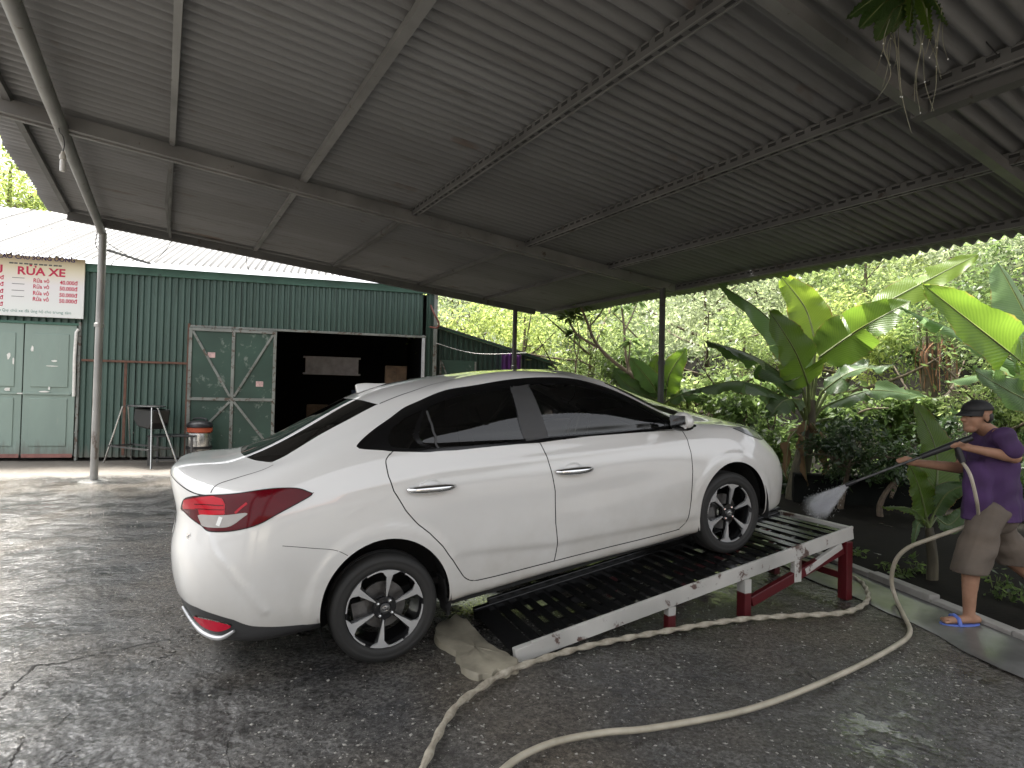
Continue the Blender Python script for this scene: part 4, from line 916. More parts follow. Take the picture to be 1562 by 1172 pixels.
    for sy in (-1,1):
        m=MB(); m.tube([(p[0]-.004,sy*(p[1]+.006),p[2]) for p in P],[.007+.008*math.sin(math.pi*i/(len(P)-1)) for i in range(len(P))],8); m.obj('garnish',MAT['silver_trim'],vl[0],smooth=True)
    emit([20],'number_plate',flat('plate_white',(.7,.7,.68),.4,var=.08),e,push=.003)
    def badge(s,x,y,z,h):
        cu=bpy.data.curves.new('t','FONT'); cu.body=s; cu.extrude=.06; cu.offset=.01; o=bpy.data.objects.new('t',cu); COL.objects.link(o); bpy.context.view_layer.update()
        me=bpy.data.meshes.new_from_object(o.evaluated_get(bpy.context.evaluated_depsgraph_get())); bpy.data.objects.remove(o); me.materials.clear(); me.materials.append(MAT['chrome'])
        b=bpy.data.objects.new('badge',me); link(b,e); b.matrix_basis=Matrix(((.65,0,-.76,x),(-.76,0,-.65,y),(0,1,0,z),(0,0,0,1)))@Matrix.Scale(h,4)
    badge('G',-.918,-.626,.855,.045)
    for sy in (-1,1):
        m=MB(); m.box((.36,sy*.70-.08,.14),(.372,sy*.70+.08,.36),M=Matrix.Identity(4)); m.obj('mud_flap',MAT['liner'],e,bevel=.003)
    for sy in (-1,1):
        m=MB(); m.ball((-.93,sy*.60,.60),(.012,.012,.012),10); m.obj('parking_sensor',MAT['car_paint'],e,smooth=True)
    # ---- wheels
    n=NT('rubber'); co=n.coord('Object'); f=n.noise(6,5,.6,co); n.set(Base_Color=n.mix(f,(.018,.018,.018),(.035,.034,.032)),Roughness=.6); n.p.inputs['Specular IOR Level'].default_value=.35; MAT['rubber']=n.m
    flat('rim_black',(.008,.008,.009),.22,var=.1,coat=.5); flat('rim_cut',(.66,.66,.66),.22,.6,var=.04,scale=3); flat('brake_steel',(.16,.155,.15),.4,.8,var=.3,scale=20)
    RR=.217
    tyre=MB(); tyre.lathe([(.205,-.165),(.212,-.178),(.235,-.185),(.268,-.180),(.288,-.168),(.2985,-.15),(.3015,-.12),(.3015,-.104),(.2955,-.102),(.2955,-.096),(.3015,-.094),(.3015,-.076),(.2955,-.074),(.2955,-.068),(.3015,-.066),(.3015,-.05),(.2985,-.022),(.288,-.004),(.270,.004),(.262,.0055),(.260,.0045),(.248,.0065),(.235,.006),(.226,.003),(.219,-.004),(.214,-.014),(.205,-.02)],64)
    tyre=tyre.mesh('tyre',MAT['rubber'],True)
    rim=MB(); rim.lathe([(.214,-.012),(.2175,-.008),(.214,-.006),(.208,-.014),(.200,-.03),(.190,-.10),(.185,-.16),(.200,-.175)],64)
    for k_ in range(6):
        a0=R_(60*k_)
        def pol(r,dg): return (RR*r*math.cos(a0+R_(dg)),RR*r*math.sin(a0+R_(dg)))
        poly=[pol(.20,58),pol(.20,92),pol(.50,80),pol(.97,80),pol(.97,64),pol(.55,68)]
        rim.prism(poly,-.045,-.022)
    rim.lathe([(.001,-.012),(.030,-.012),(.034,-.018),(.062,-.020),(.066,-.028),(.066,-.05),(.001,-.05)],32)
    rim=rim.mesh('rim',MAT['rim_black'],True)
    bl=MB()
    for k_ in range(6):
        a0=R_(60*k_)
        def pol(r,dg): return (RR*r*math.cos(a0+R_(dg)),RR*r*math.sin(a0+R_(dg)))
        arc=[pol(.985,57+52*i/10) for i in range(11)]; arci=[pol(.945,109-22*i/5) for i in range(6)]
        # blade front face slopes inward to the hub
        outl=[(.30,74.0),(.30,79),(.55,80),(.76,79.5),(.90,85.5)]
        P_=[pol(*q) for q in outl]; full=P_+arci[::-1][0:0]
        poly=[pol(.30,70),pol(.30,78),pol(.76,79.5),pol(.91,86)]+[pol(.945,87+22*i/5) for i in range(6)]+[pol(.985,109-52*i/10) for i in range(11)]+[pol(.80,64.5)]
        # split to convex-ish quads: blade and arc
        blade=[pol(.30,71.5),pol(.30,76.5),pol(.80,79),pol(.86,68.5)]; head=[pol(.86,68.5),pol(.80,79),pol(.925,85),pol(.952,88),pol(.985,88),pol(.985,76),pol(.985,66),pol(.99,58)]
        def face(poly,zf,th=.014):
            n_=len(poly); V_=[Vector((x,y,zf(math.hypot(x,y)))) for x,y in poly]+[Vector((x,y,zf(math.hypot(x,y))-th)) for x,y in poly]
            bl.add(V_,[tuple(range(n_)),tuple(range(2*n_-1,n_-1,-1))]+[(i,(i+1)%n_,n_+(i+1)%n_,n_+i) for i in range(n_)])
        zf=lambda r:-.004-.014*(1-min(1,r/(RR*.8)))
        face(blade,zf); face(head,zf)
        for i in range(5): face([pol(.955,87.5+22*i/5),pol(.955,87.5+22*(i+1)/5),pol(.99,87.5+22*(i+1)/5),pol(.99,87.5+22*i/5)],zf)
    bl=bl.mesh('spoke',MAT['rim_cut'],False)
    hub=MB(); hub.lathe([(.001,-.008),(.026,-.009),(.0285,-.011),(.0285,-.014)],24); hubm=hub.mesh('centre_cap',MAT['trim_grey'],True)
    em=MB()
    for (rx,ry,cy) in ((.021,.015,0),(.007,.0145,0),(.0135,.0055,.007)):
        em.tube([(rx*math.cos(2*math.pi*i/20),cy+ry*math.sin(2*math.pi*i/20),-.0075) for i in range(21)],.0016,6,cap=False)
    em.add([],[]); em=em.mesh('emblem',MAT['chrome'],True)
    nut=MB(); nut.prism([(.009*math.cos(i*math.pi/3),.009*math.sin(i*math.pi/3)) for i in range(6)],-.04,-.012); nut.lathe([(.001,-.008),(.006,-.010),(.009,-.012)],6); nut=nut.mesh('lug_nut',MAT['chrome'],False)
    disc=MB(); disc.lathe([(.05,-.085),(.13,-.085),(.13,-.10),(.05,-.10)],40,close=True); disc.box((-.17,-.05,-.13),(-.09,.06,-.06)); disc=disc.mesh('brake',MAT['brake_steel'],False)
    for sx in (0,2.55):
        for sy in (-1,1):
            w_=bpy.data.objects.new('wheel',tyre); link(w_,e)
            # local z outwards, local y up
            Mw=Matrix(((1,0,0,sx),(0,0,-1,-.83),(0,1,0,TR),(0,0,0,1))) if sy<0 else Matrix(((-1,0,0,sx),(0,0,1,.83),(0,1,0,TR),(0,0,0,1)))
            w_.matrix_basis=Mw
            if sx==0: w_.matrix_basis=Mw@Matrix.Rotation(R_(2),4,'Z')
            for nm,me in (('rim',rim),('spokes',bl),('centre_cap',hubm),('emblem',em),('brake',disc)):
                link(bpy.data.objects.new(nm,me),w_)
            for i in range(4):
                a_=math.pi/4+i*math.pi/2; o=bpy.data.objects.new('lug_nut',nut); link(o,w_); o.location=(.048*math.cos(a_),.048*math.sin(a_),0)
    return e,CM
CAR,CARM=car_build()

# ================================================================== RAMPS, HOSES, STONES
worn('ramp_white',(.48,.47,.44),(.10,.06,.05),.5,.56,7); worn('ramp_red',(.085,.007,.010),(.05,.02,.018),.35,.64,8); worn('ramp_black',(.012,.012,.012),(.05,.02,.018),.20,.70,6)
rd=Vector((2.59,1.15,0)).normalized(); rl=Vector((-rd.y,rd.x,0)); R0=Vector((.05,3.30,0)); RLEN=2.83
def rz(s): return .050+.1700*s
def ramp(off,label):
    o0=R0+rl*off; e=empty('wash_ramp',label,'ramp',o0+rd*1.4)
    inv=Matrix.Translation(-e.location)
    def P(s,w,z): return o0+rd*s+rl*w+Vector((0,0,z))-e.location
    def bar(a,b,w,h,name,mat,up=(0,0,1),bev=.004): m=MB(); m.bar(a,b,w,h,up); return m.obj(name,MAT[mat],e,bevel=bev)
    WD=.66
    bar(P(0.0,0,rz(0)-.035),P(RLEN,0,rz(RLEN)-.035),.045,.085,'side_rail','ramp_white')
    bar(P(0.0,WD,rz(0)-.035),P(RLEN,WD,rz(RLEN)-.035),.045,.085,'side_rail','ramp_black')
    bar(P(.1,-.012,rz(.1)+.012),P(RLEN,-.012,rz(RLEN)+.012),.02,.02,'rail_lip','ramp_white'); 
    bar(P(.1,WD+.012,rz(.1)+.02),P(RLEN,WD+.012,rz(RLEN)+.02),.03,.04,'rail_lip','ramp_black')
    # slats
    m=MB(); m.box((-.027,.025,-.006),(.027,WD-.025,.006)); sm=m.mesh('slat',MAT['ramp_black'])
    k=0; s=.16; sang=math.atan(.17)
    while s<RLEN-.03:
        o=bpy.data.objects.new('slat',sm); link(o,e)
        M=Matrix.Identity(4); u=(rd+Vector((0,0,.17))).normalized(); nn=u.cross(rl)
        for i in range(3): M[i][0]=u[i]; M[i][1]=rl[i]; M[i][2]=nn[i]; M[i][3]=P(s,0,rz(s)-.006+.003*math.sin(k*2.7))[i]
        o.matrix_basis=M@Matrix.Rotation(.012*math.sin(k*3.3),4,'Z'); s+=.096; k+=1
    m=MB(); m.box((0,0,0),(.14,WD-.06,.006)); o=m.obj('entry_plate',MAT['ramp_black'],e)
    M=Matrix.Identity(4)
    for i in range(3): M[i][0]=u[i]; M[i][1]=rl[i]; M[i][2]=nn[i]; M[i][3]=P(-.02,.03,rz(0)-.012)[i]
    o.matrix_basis=M
    # bearers under the slats
    for w in (.22,.44): bar(P(.3,w,rz(.3)-.055),P(RLEN-.06,w,rz(RLEN-.06)-.055),.03,.05,'bearer','ramp_black')
    # legs: (s, colour split)
    for w in (0,WD):
        for s in (1.10,1.74,RLEN-.06):
            top=rz(s)-.08; wd=.05 if s<1.5 else .075
            z1=top*.66
            if w==0 and s<2.5:
                l=bar(P(s,w,0),P(s,w,z1),wd,.06,'leg','ramp_red',up=rd); m=MB(); m.bar(P(s,w,z1),P(s,w,top),wd*.97,.058,rd); m.obj('leg_upper',MAT['ramp_white'],l)
            else: bar(P(s,w,0),P(s,w,top),wd,.065,'leg','ramp_red',up=rd)
    for w in (.0,WD): bar(P(1.80,w+.002,.10),P(RLEN-.10,w+.002,rz(RLEN)-.15),.04,.07,'brace','ramp_red')
    bar(P(2.24,-.002,.19),P(2.24,-.002,rz(2.24)-.08),.04,.07,'leg_upper','ramp_white',up=rd)
    bar(P(2.32,-.004,rz(2.32)-.19),P(RLEN-.12,-.004,rz(RLEN)-.12),.03,.05,'brace','ramp_white')
    bar(P(RLEN-.06,.04,.17),P(RLEN-.06,WD-.04,.17),.04,.05,'cross_bar','ramp_red'); bar(P(RLEN,-.0,rz(RLEN)-.03),P(RLEN,WD,rz(RLEN)-.03),.05,.08,'end_bar','ramp_white')
    bar(P(RLEN-.06,WD*.5,.42),P(2.3,WD*.5,.22),.03,.05,'brace','ramp_red')
    return e
ramp(0,'nearer slatted wash ramp with worn white side rail and red legs'); ramp(1.46,'farther slatted wash ramp, mostly hidden behind under the car')
# concrete lump at the foot of the nearer ramp
random.seed(5)
out=[gnd(x,y) for x,y in ((664,962),(690,944),(712,950),(728,968),(752,990),(776,1004),(790,1012),(786,1024),(762,1030),(736,1034),(712,1030),(700,1012),(690,996),(668,984))]
c=sum(out,Vector())/len(out); ring=spline(out,4,True); V=[];F=[]; k=len(ring)
for lv,(sc,z) in enumerate(((1.02,-.02),(1.0,.016),(.97,.022),(.7,.023),(.4,.024),(.02,.024))):
    for i,p in enumerate(ring):
        q=c+(p-c)*sc*(1+.04*math.sin(i*1.7)+.03*math.sin(i*4.1)); V.append((q.x,q.y,z+(.003*math.sin(i*.9+lv*2)+.002*math.sin(i*.37)) if lv else z))
for lv in range(5):
    for i in range(k): F.append((lv*k+i,lv*k+(i+1)%k,(lv+1)*k+(i+1)%k,(lv+1)*k+i))
m=MB(); m.add(V,F); tag(m.obj('concrete_pad',MAT['pale_concrete'],smooth=True),'pale rough concrete pad at the foot of the ramp beside the rear wheel','concrete pad')
# ---- hoses
n=NT('hose_wrap'); f=n.noise(22,4,.6,n.coord('Object')); n.set(Base_Color=n.ramp(f,[(.3,(.23,.20,.15)),(.7,(.45,.41,.33))]),Roughness=.65); MAT['hose_wrap']=n.m
n=NT('hose_plain'); f=n.noise(9,4,.6,n.coord('Object')); n.set(Base_Color=n.ramp(f,[(.3,(.30,.27,.205)),(.7,(.46,.415,.33))]),Roughness=.4); MAT['hose_plain']=n.m
def arcpts(P,step=.012):
    P=spline(P,12); out=[P[0]]; acc=0
    for a,b in zip(P[:-1],P[1:]):
        L=(b-a).length
        while acc+L>=step:
            t=(step-acc)/L; a=a+(b-a)*t; out.append(a.copy()); L=(b-a).length; acc=0
        acc+=L
    return out
h1=[gnd(600,1300,.02),gnd(645,1172,.02),gnd(690,1085,.02),gnd(735,1048,.02),gnd(790,1018,.025),gnd(900,985,.022),gnd(1020,962,.022),gnd(1130,945,.022),gnd(1220,939,.022),gnd(1285,935,.022),gnd(1318,922,.022),gnd(1324,906,.022),gnd(1308,884,.022),gnd(1262,872,.022)]
m=MB(); m.tube(arcpts(h1,.010),.0155,10,rad=lambda i,a,r:r+.0042*math.cos(2*a-i*.42)); tag(m.obj('hose',MAT['hose_wrap'],smooth=True),'beige rope-wrapped hose running along the near ramp to its end leg','hose')
hip=at(1492,797,4.02)
h2=[gnd(700,1260,.02),gnd(770,1172,.02),gnd(838,1135,.02),gnd(920,1118,.02),gnd(1000,1110,.02),gnd(1150,1080,.02),gnd(1280,1030,.02),gnd(1362,988,.02),gnd(1388,965,.02),gnd(1378,938,.025),gnd(1366,912,.05),at(1360,885,4.35),at(1366,856,4.28),at(1385,836,4.2),at(1420,822,4.12),at(1460,808,4.05),hip,at(1520,784,4.12)]
m=MB(); m.tube(arcpts(h2,.02),.0145,12); tag(m.obj('hose',MAT['hose_plain'],smooth=True),'smooth beige hose curving over the floor up to the man in purple','hose')
# thin cable on the ground by the kerb
m=MB(); m.tube(spline([gnd(1205,846,.02),gnd(1262,858,.015),gnd(1310,872,.015),gnd(1352,884,.03)],8),.008,6); tag(m.obj('cable',MAT['black_cable'],smooth=True),'thin dark cable lying on the floor behind the ramp end','cable')
# ---- stone chips set in the floor
rng=np.random.default_rng(4); V=[];F=[]
oct_=np.array([(1,0,0),(-1,0,0),(0,1,0),(0,-1,0),(0,0,1),(0,0,-1)],float); of=np.array([(0,2,4),(2,1,4),(1,3,4),(3,0,4),(2,0,5),(1,2,5),(3,1,5),(0,3,5)])
cnt=0
cl=[(rng.uniform(-3,3),rng.uniform(2.0,4.6)) for _ in range(26)]
for i in range(7000):
    if rng.random()<.75: c_=cl[rng.integers(len(cl))]; x,y=c_[0]+rng.normal()*.35,c_[1]+rng.normal()*.25
    else: x,y=rng.uniform(-5,3),rng.uniform(1.6,7)
    if x>2.6: continue
    sz=.0018+.0075*rng.random()**5; a=rng.random()*6.28; s3=np.array([sz*(1+rng.random()),sz,sz*.45]); p=oct_*s3*(1+.2*rng.normal(size=(6,1)))
    p=np.stack([p[:,0]*math.cos(a)-p[:,1]*math.sin(a),p[:,0]*math.sin(a)+p[:,1]*math.cos(a),p[:,2]],1)+[x,y,float(und(np.float64(x),np.float64(y)))-.010+sz*.15]
    V.append(p); F.append(of+len(V)*6-6)
flat('stone_chip',(.28,.268,.24),.6,var=.5,scale=30)
o=np_obj('gravel',np.concatenate(V),np.concatenate(F),MAT['stone_chip']); o['kind']='stuff'; o['label']='pale stone chips showing in the worn wet floor'; o['category']='gravel'
# ---- low dark wall behind the young banana
A,B=Vector((4.15,8.45,0)),Vector((8.6,7.2,0)); d=(B-A).normalized(); L=(B-A).length
WE=empty('low_wall','low black wall below the bushes behind the young banana','wall',A); WE.rotation_euler=(0,0,math.atan2(d.y,d.x))
k=60; V=[];F=[]
for i in range(k+1):
    x=L*i/k; w_=.012*math.sin(i*1.3)+.008*math.sin(i*3.1); h_=.40+.02*math.sin(i*.9)+.012*math.sin(i*2.7)
    V+=[(x,-.07+w_,-.1),(x,-.065+w_*1.4,h_*.5),(x,-.06+w_,h_),(x,.07,h_+.01),(x,.08,-.1)]
for i in range(k):
    for j in range(4): a=i*5+j; F.append((a,a+5,a+6,a+1))
F+=[(0,1,2,3,4),tuple(k*5+j for j in (4,3,2,1,0))]
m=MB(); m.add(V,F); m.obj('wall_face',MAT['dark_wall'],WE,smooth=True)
for i in range(9):
    m=MB(); a=L*i/9+.006; b_=L*(i+1)/9-.006; m.box((a,-.10,.395+.01*math.sin(i*2)),(b_,.11,.44+.012*math.sin(i*2))); m.obj('coping',MAT['dark_wall'],WE,bevel=.012)

# ================================================================== PERSON WITH SPRAY LANCE
n=NT('skin'); f=n.noise(14,4,.5,n.coord('Object')); n.set(Base_Color=n.ramp(f,[(.3,(.27,.145,.09)),(.7,(.36,.205,.135))]),Roughness=.65); n.p.inputs['Specular IOR Level'].default_value=.3; n.p.inputs['Subsurface Weight'].default_value=.08; n.p.inputs['Subsurface Radius'].default_value=(.01,.004,.002); MAT['skin']=n.m
flat('shirt',(.052,.022,.082),.85,var=.3,scale=5,bump=.3); flat('shorts',(.115,.092,.072),.85,var=.22,scale=6,bump=.3); flat('cap_black',(.012,.012,.013),.75,var=.2); flat('slipper_blue',(.10,.16,.50),.5,var=.15); flat('hair',(.01,.009,.008),.6)
def capsule(mb,a,b,ra,rb,n=14,sq=None,ring=7):
    a=Vector(a); b=Vector(b); d=(b-a); L=d.length; d.normalize(); u=d.orthogonal().normalized() if sq is None else (Vector(sq[0])-d*Vector(sq[0]).dot(d)).normalized(); v=d.cross(u); k=sq[1] if sq else 1.
    V=[];F=[]; prof=[]
    for i in range(ring): t=math.pi/2*(1-i/(ring-1)); prof.append((ra*math.cos(t),-ra*math.sin(t)*.9))
    for i in range(ring): t=math.pi/2*i/(ring-1); prof.append((rb*math.cos(t),L+rb*math.sin(t)*.9))
    for r,z in prof:
        r=max(r,1e-4)
        for j in range(n): q=2*math.pi*j/n; V.append(a+d*z+u*r*math.cos(q)+v*r*k*math.sin(q))
    for i in range(len(prof)-1):
        for j in range(n): F.append((i*n+j,i*n+(j+1)%n,(i+1)*n+(j+1)%n,(i+1)*n+j))
    F.append(tuple(range(n-1,-1,-1))); F.append(tuple((len(prof)-1)*n+j for j in range(n)))
    mb.add(V,F)
def fuse(mb,name,mat,parent,voxel,smooth=6):
    o=mb.obj(name,mat); r=o.modifiers.new('r','REMESH'); r.mode='VOXEL'; r.voxel_size=voxel; r.use_smooth_shade=True
    s=o.modifiers.new('s','SMOOTH'); s.factor=.5; s.iterations=smooth
    bpy.context.view_layer.update(); dg=bpy.context.evaluated_depsgraph_get(); me=bpy.data.meshes.new_from_object(o.evaluated_get(dg)); bpy.data.objects.remove(o)
    me.name=name; me.polygons.foreach_set('use_smooth',[True]*len(me.polygons)); o=bpy.data.objects.new(name,me); link(o,parent); o.parent=parent
    if parent: o.matrix_parent_inverse=Matrix.Translation(parent.location).inverted()
    return o
YM=4.02
def mp_(x,y,dy=0): return at(x,y,YM+dy)
PE=empty('person','man in purple shirt, black cap and brown shorts holding a spray lance','person',gnd(1470,950))
# joints (dy: away from the camera +)
hipL=mp_(1508,782,-.05); hipR=mp_(1512,782,.10); pel=mp_(1511,775,.03)
ch=mp_(1512,705,.03); shN=mp_(1528,664,-.13); shF=mp_(1500,668,.18); neck=mp_(1512,652,.03); headc=mp_(1489,634,.0)
elN=mp_(1548,698,-.16); wrN=mp_(1480,684,-.10); elF=mp_(1462,714,.16); wrF=mp_(1396,706,.12)
kneN=mp_(1480,860,-.10); ankN=mp_(1478,936,-.08); kneF=mp_(1545,856,.12); ankF=mp_(1604,906,.16)
b=MB()
capsule(b,pel,ch,.100,.100,sq=((1,0,0),1.25)); capsule(b,ch,neck+Vector((0,0,-.05)),.100,.06,sq=((1,0,0),1.35)); capsule(b,shN,shF,.048,.048)
capsule(b,neck+Vector((.01,0,-.05)),headc+Vector((.01,0,-.06)),.056,.052)
for s,el,wr in ((shN,elN,wrN),(shF,elF,wrF)): capsule(b,s,el,.046,.038); capsule(b,el,wr,.041,.026); capsule(b,el+(wr-el)*.15,el+(wr-el)*.5,.040,.034)
for h,kn,an in ((hipL,kneN,ankN),(hipR,kneF,ankF)): capsule(b,h,kn,.080,.054); capsule(b,kn,an,.053,.034); capsule(b,kn+(an-kn)*.12+Vector((.018,0,0)),kn+(an-kn)*.5+Vector((.014,0,0)),.046,.036)
# feet
for an,z0,pitch in ((ankN,.03,0),(ankF,ankF.z-.08,-.5)):
    toe=Vector((an.x-.17,an.y-.02,z0+.012-(.10 if pitch else 0))); heel=Vector((an.x+.045,an.y,z0+.02))
    capsule(b,heel,toe,.036,.028,sq=((0,1,0),.8)); capsule(b,an,heel+Vector((-.03,0,.0)),.036,.038)
    for q in range(5): a_=toe+Vector((.0,(-.036+.018*q),.002)); capsule(b,a_,a_+Vector((-.03+.004*q,-.002*q,-.004)),.011,.009,n=8)
# head: cranium, face, jaw, nose, ear; looking to the left (-x)
H=headc; fx=Vector((-1,-.12,-.06)).normalized(); fy=Vector((-.12,1,0)).normalized(); fz=fx.cross(fy)*-1
if fz.z<0: fz=-fz
def hp(x,y,z): return H+fx*x+fy*y+fz*z
def hb(x,y,z,r,n=14):
    M=Matrix((fx,fy,fz)).transposed(); b.ball(hp(x,y,z),r,n,M=M)
hb(-.012,0,.03,(.092,.073,.082),20); hb(.028,0,-.03,(.062,.060,.075),18); hb(.052,0,-.088,(.042,.040,.032)); hb(.100,0,-.024,(.024,.017,.018),10); hb(.088,0,.0,(.018,.012,.034),10); hb(.076,0,.018,(.016,.05,.012),12)
hb(.083,0,-.055,(.012,.024,.008),10); hb(.082,0,-.067,(.011,.022,.008),10)
for s in (-1,1): hb(-.008,s*.074,-.012,(.020,.009,.032),12); hb(.066,s*.028,-.03,(.018,.02,.016),10)
# hands: palm + curled fingers + thumb gripping the lance
def hand(wr,gp,axis):
    d=(gp-wr).normalized(); palm=wr+d*.055; capsule(b,wr,palm,.027,.032,sq=((0,0,1),.62))
    axis=Vector(axis).normalized(); out=d.cross(axis).normalized()
    for q in range(4):
        o=axis*(-.03+.02*q); a0=palm+d*.02+o+out*.014; a1=a0+d*.032+out*.006; a2=a1+d*.008-out*.028; a3=a2-d*.022-out*.008
        L=(1,1.08,1.02,.85)[q]
        capsule(b,a0,a0+(a1-a0)*L,.0092,.0088,n=8); capsule(b,a0+(a1-a0)*L,a2,.0088,.0082,n=8); capsule(b,a2,a3,.0082,.0074,n=8)
    t0=wr+d*.022+axis*.024; t1=t0+d*.028+axis*.012-out*.012; capsule(b,t0,t1,.0115,.010,n=8); capsule(b,t1,t1+d*.024-out*.012-axis*.01,.010,.0085,n=8)
gN=mp_(1458,677,-.09); gF=mp_(1372,700,.10)
lance_dir=(mp_(1296,738,.22)-gN).normalized()
hand(wrN,gN,lance_dir); hand(wrF,gF,lance_dir)
body=fuse(b,'body',MAT['skin'],PE,.0065,4)
# eyes
for s in (-1,1):
    m=MB(); m.ball(hp(.071,s*.029,.002),.0105,10); o=m.obj('eye',flat('eye_dark',(.02,.015,.012),.2),PE,smooth=True); o.matrix_parent_inverse=Matrix.Translation(PE.location).inverted()
# T-shirt and shorts: fused shells, cut open at the hems
def folds(o,amp,seed):
    me=o.data; n_=len(me.vertices); co=np.zeros(n_*3); nn=np.zeros(n_*3); me.vertices.foreach_get('co',co); me.vertices.foreach_get('normal',nn); co=co.reshape(-1,3); nn=nn.reshape(-1,3)
    r=np.random.default_rng(seed); h=np.zeros(n_)
    for _ in range(7):
        d=r.normal(size=3)*[1,1,.55]; d/=np.linalg.norm(d); h+=np.sin(co@d*r.uniform(28,60)+r.random()*6+1.5*np.sin(co@r.normal(size=3)*9))
    co+=nn*(amp*h/3)[:,None]; me.vertices.foreach_set('co',co.ravel()); me.update()
def hem_cut(o,p,no):
    bm=bmesh.new(); bm.from_mesh(o.data); bmesh.ops.bisect_plane(bm,geom=bm.verts[:]+bm.edges[:]+bm.faces[:],plane_co=p,plane_no=no,clear_outer=True); bm.to_mesh(o.data); bm.free()
    o.modifiers.new('t','SOLIDIFY').thickness=.006
hem=mp_(1512,790,.03)
s=MB()
capsule(s,hem+Vector((.01,0,-.10)),ch,.132,.128,n=20,sq=((1,0,0),1.30)); capsule(s,ch,neck+Vector((0,0,-.075)),.128,.085,n=20,sq=((1,0,0),1.35)); capsule(s,shN+Vector((0,0,-.012)),shF+Vector((0,0,-.012)),.062,.062)
capsule(s,mp_(1490,720,-.04),mp_(1489,830,-.02),.085,.095,n=16); capsule(s,mp_(1532,720,.0),mp_(1540,830,.02),.085,.095,n=16)
for a,e_ in ((shN,elN),(shF,elF)): capsule(s,a,a+(e_-a)*.70,.064,.060)
sh=fuse(s,'shirt',MAT['shirt'],PE,.010,5); hem_cut(sh,hem,(0,0,-1)); folds(sh,.009,3)
s=MB(); capsule(s,pel+Vector((0,0,.02)),pel+Vector((0,0,-.06)),.126,.135,n=18,sq=((1,0,0),1.25))
for h,kn in ((hipL,kneN),(hipR,kneF)):
    e_=h+(kn-h)*1.15; capsule(s,h,e_,.105,.098); capsule(s,h+(kn-h)*.3+Vector((.02,-.01,0)),e_+Vector((.025,-.01,0)),.085,.092)
st_=fuse(s,'shorts',MAT['shorts'],PE,.010,5); hem_cut(st_,mp_(1500,866,0),(0.0,0,-1)); folds(st_,.008,5)
# cap
m=MB(); Mh=Matrix((fx,fy,fz)).transposed()
V=[];F=[];k=20
for i in range(9):
    ph=math.pi/2*i/8
    for j in range(k): a_=2*math.pi*j/k; V.append(hp(-.012+.101*math.cos(ph)*math.cos(a_),.084*math.cos(ph)*math.sin(a_),.036+.075*math.sin(ph)))
for i in range(8):
    for j in range(k): F.append((i*k+j,i*k+(j+1)%k,(i+1)*k+(j+1)%k,(i+1)*k+j))
m.add(V,F); V=[];F=[]
for i in range(9):
    for j in range(11):
        a_=R_(-75+150*j/10); r=i/8; x=-.012+(.095+.075*r*math.cos(a_)**.5)*math.cos(a_) if math.cos(a_)>0 else 0; y=(.082+.0*r)*math.sin(a_)*(1-.12*r); V.append(hp(x,y,.040-.030*r-.02*(y/.08)**2*r))
for i in range(8):
    for j in range(10): q=i*11+j; F.append((q,q+1,q+12,q+11))
m.add(V,F); cap=m.obj('cap',MAT['cap_black'],PE,smooth=True); cap.matrix_parent_inverse=Matrix.Translation(PE.location).inverted(); cap.modifiers.new('t','SOLIDIFY').thickness=.006
m=MB(); m.ball(hp(-.045,0,-.012),(.058,.072,.055),16,M=Mh); o=m.obj('hair',MAT['hair'],PE,smooth=True); o.matrix_parent_inverse=Matrix.Translation(PE.location).inverted()
# slippers
for an,z0,tilt in ((ankN,.0,0),(ankF,ankF.z-.10,.55)):
    m=MB(); k=18; poly=[]
    for i in range(k): a_=2*math.pi*i/k; poly.append((.135*math.cos(a_),(.048+.008*math.cos(a_+3))*math.sin(a_)))
    M=Matrix.Translation((an.x-.065,an.y-.005,z0))@Matrix.Rotation(-tilt,4,'Y'); m.prism(poly,0,.022,M=M)
    m.tube([M@Vector(q) for q in ((-.03,-.05,.012),(-.035,-.035,.06),(-.04,0,.072),(-.035,.035,.06),(-.03,.05,.012))],.014,8)
    o=m.obj('slipper',MAT['slipper_blue'],PE,bevel=.004); o.matrix_parent_inverse=Matrix.Translation(PE.location).inverted()
# ---- spray lance
SPR=empty('spray_lance','black high pressure spray lance held by the man in purple','spray lance',gN); nz=mp_(1296,738,.22)
def lp(mb,name,mat,par=None,**k):
    o=mb.obj(name,mat,par or SPR,**k); o.matrix_parent_inverse=(Matrix.Translation(SPR.location)).inverted() if par is None else Matrix.Identity(4); return o
m=MB(); m.tube([gN-lance_dir*.10,gN,gN+lance_dir*.22],[.020,.024,.018],12); lp(m,'gun_body',MAT['black_plastic'],smooth=True)
m=MB(); m.bar(gN+Vector((.0,0,-.0)),gN+Vector((.05,0,-.13)),.03,.035,up=(1,0,0)); lp(m,'grip',MAT['black_plastic'],bevel=.008)
m=MB(); m.tube([gN+lance_dir*.22,nz],.009,10); lp(m,'pipe',MAT['steel_dark'],smooth=True)
m=MB(); m.tube([nz-lance_dir*.05,nz,nz+lance_dir*.03],[.012,.016,.013],10); lp(m,'nozzle',MAT['black_plastic'],smooth=True)
m=MB(); m.tube(spline([gN+Vector((.045,0,-.125)),mp_(1480,725,-.17),mp_(1490,765,-.17),mp_(1493,796,-.02)],8),.011,8); lp(m,'feed_hose',MAT['hose_plain'],smooth=True)
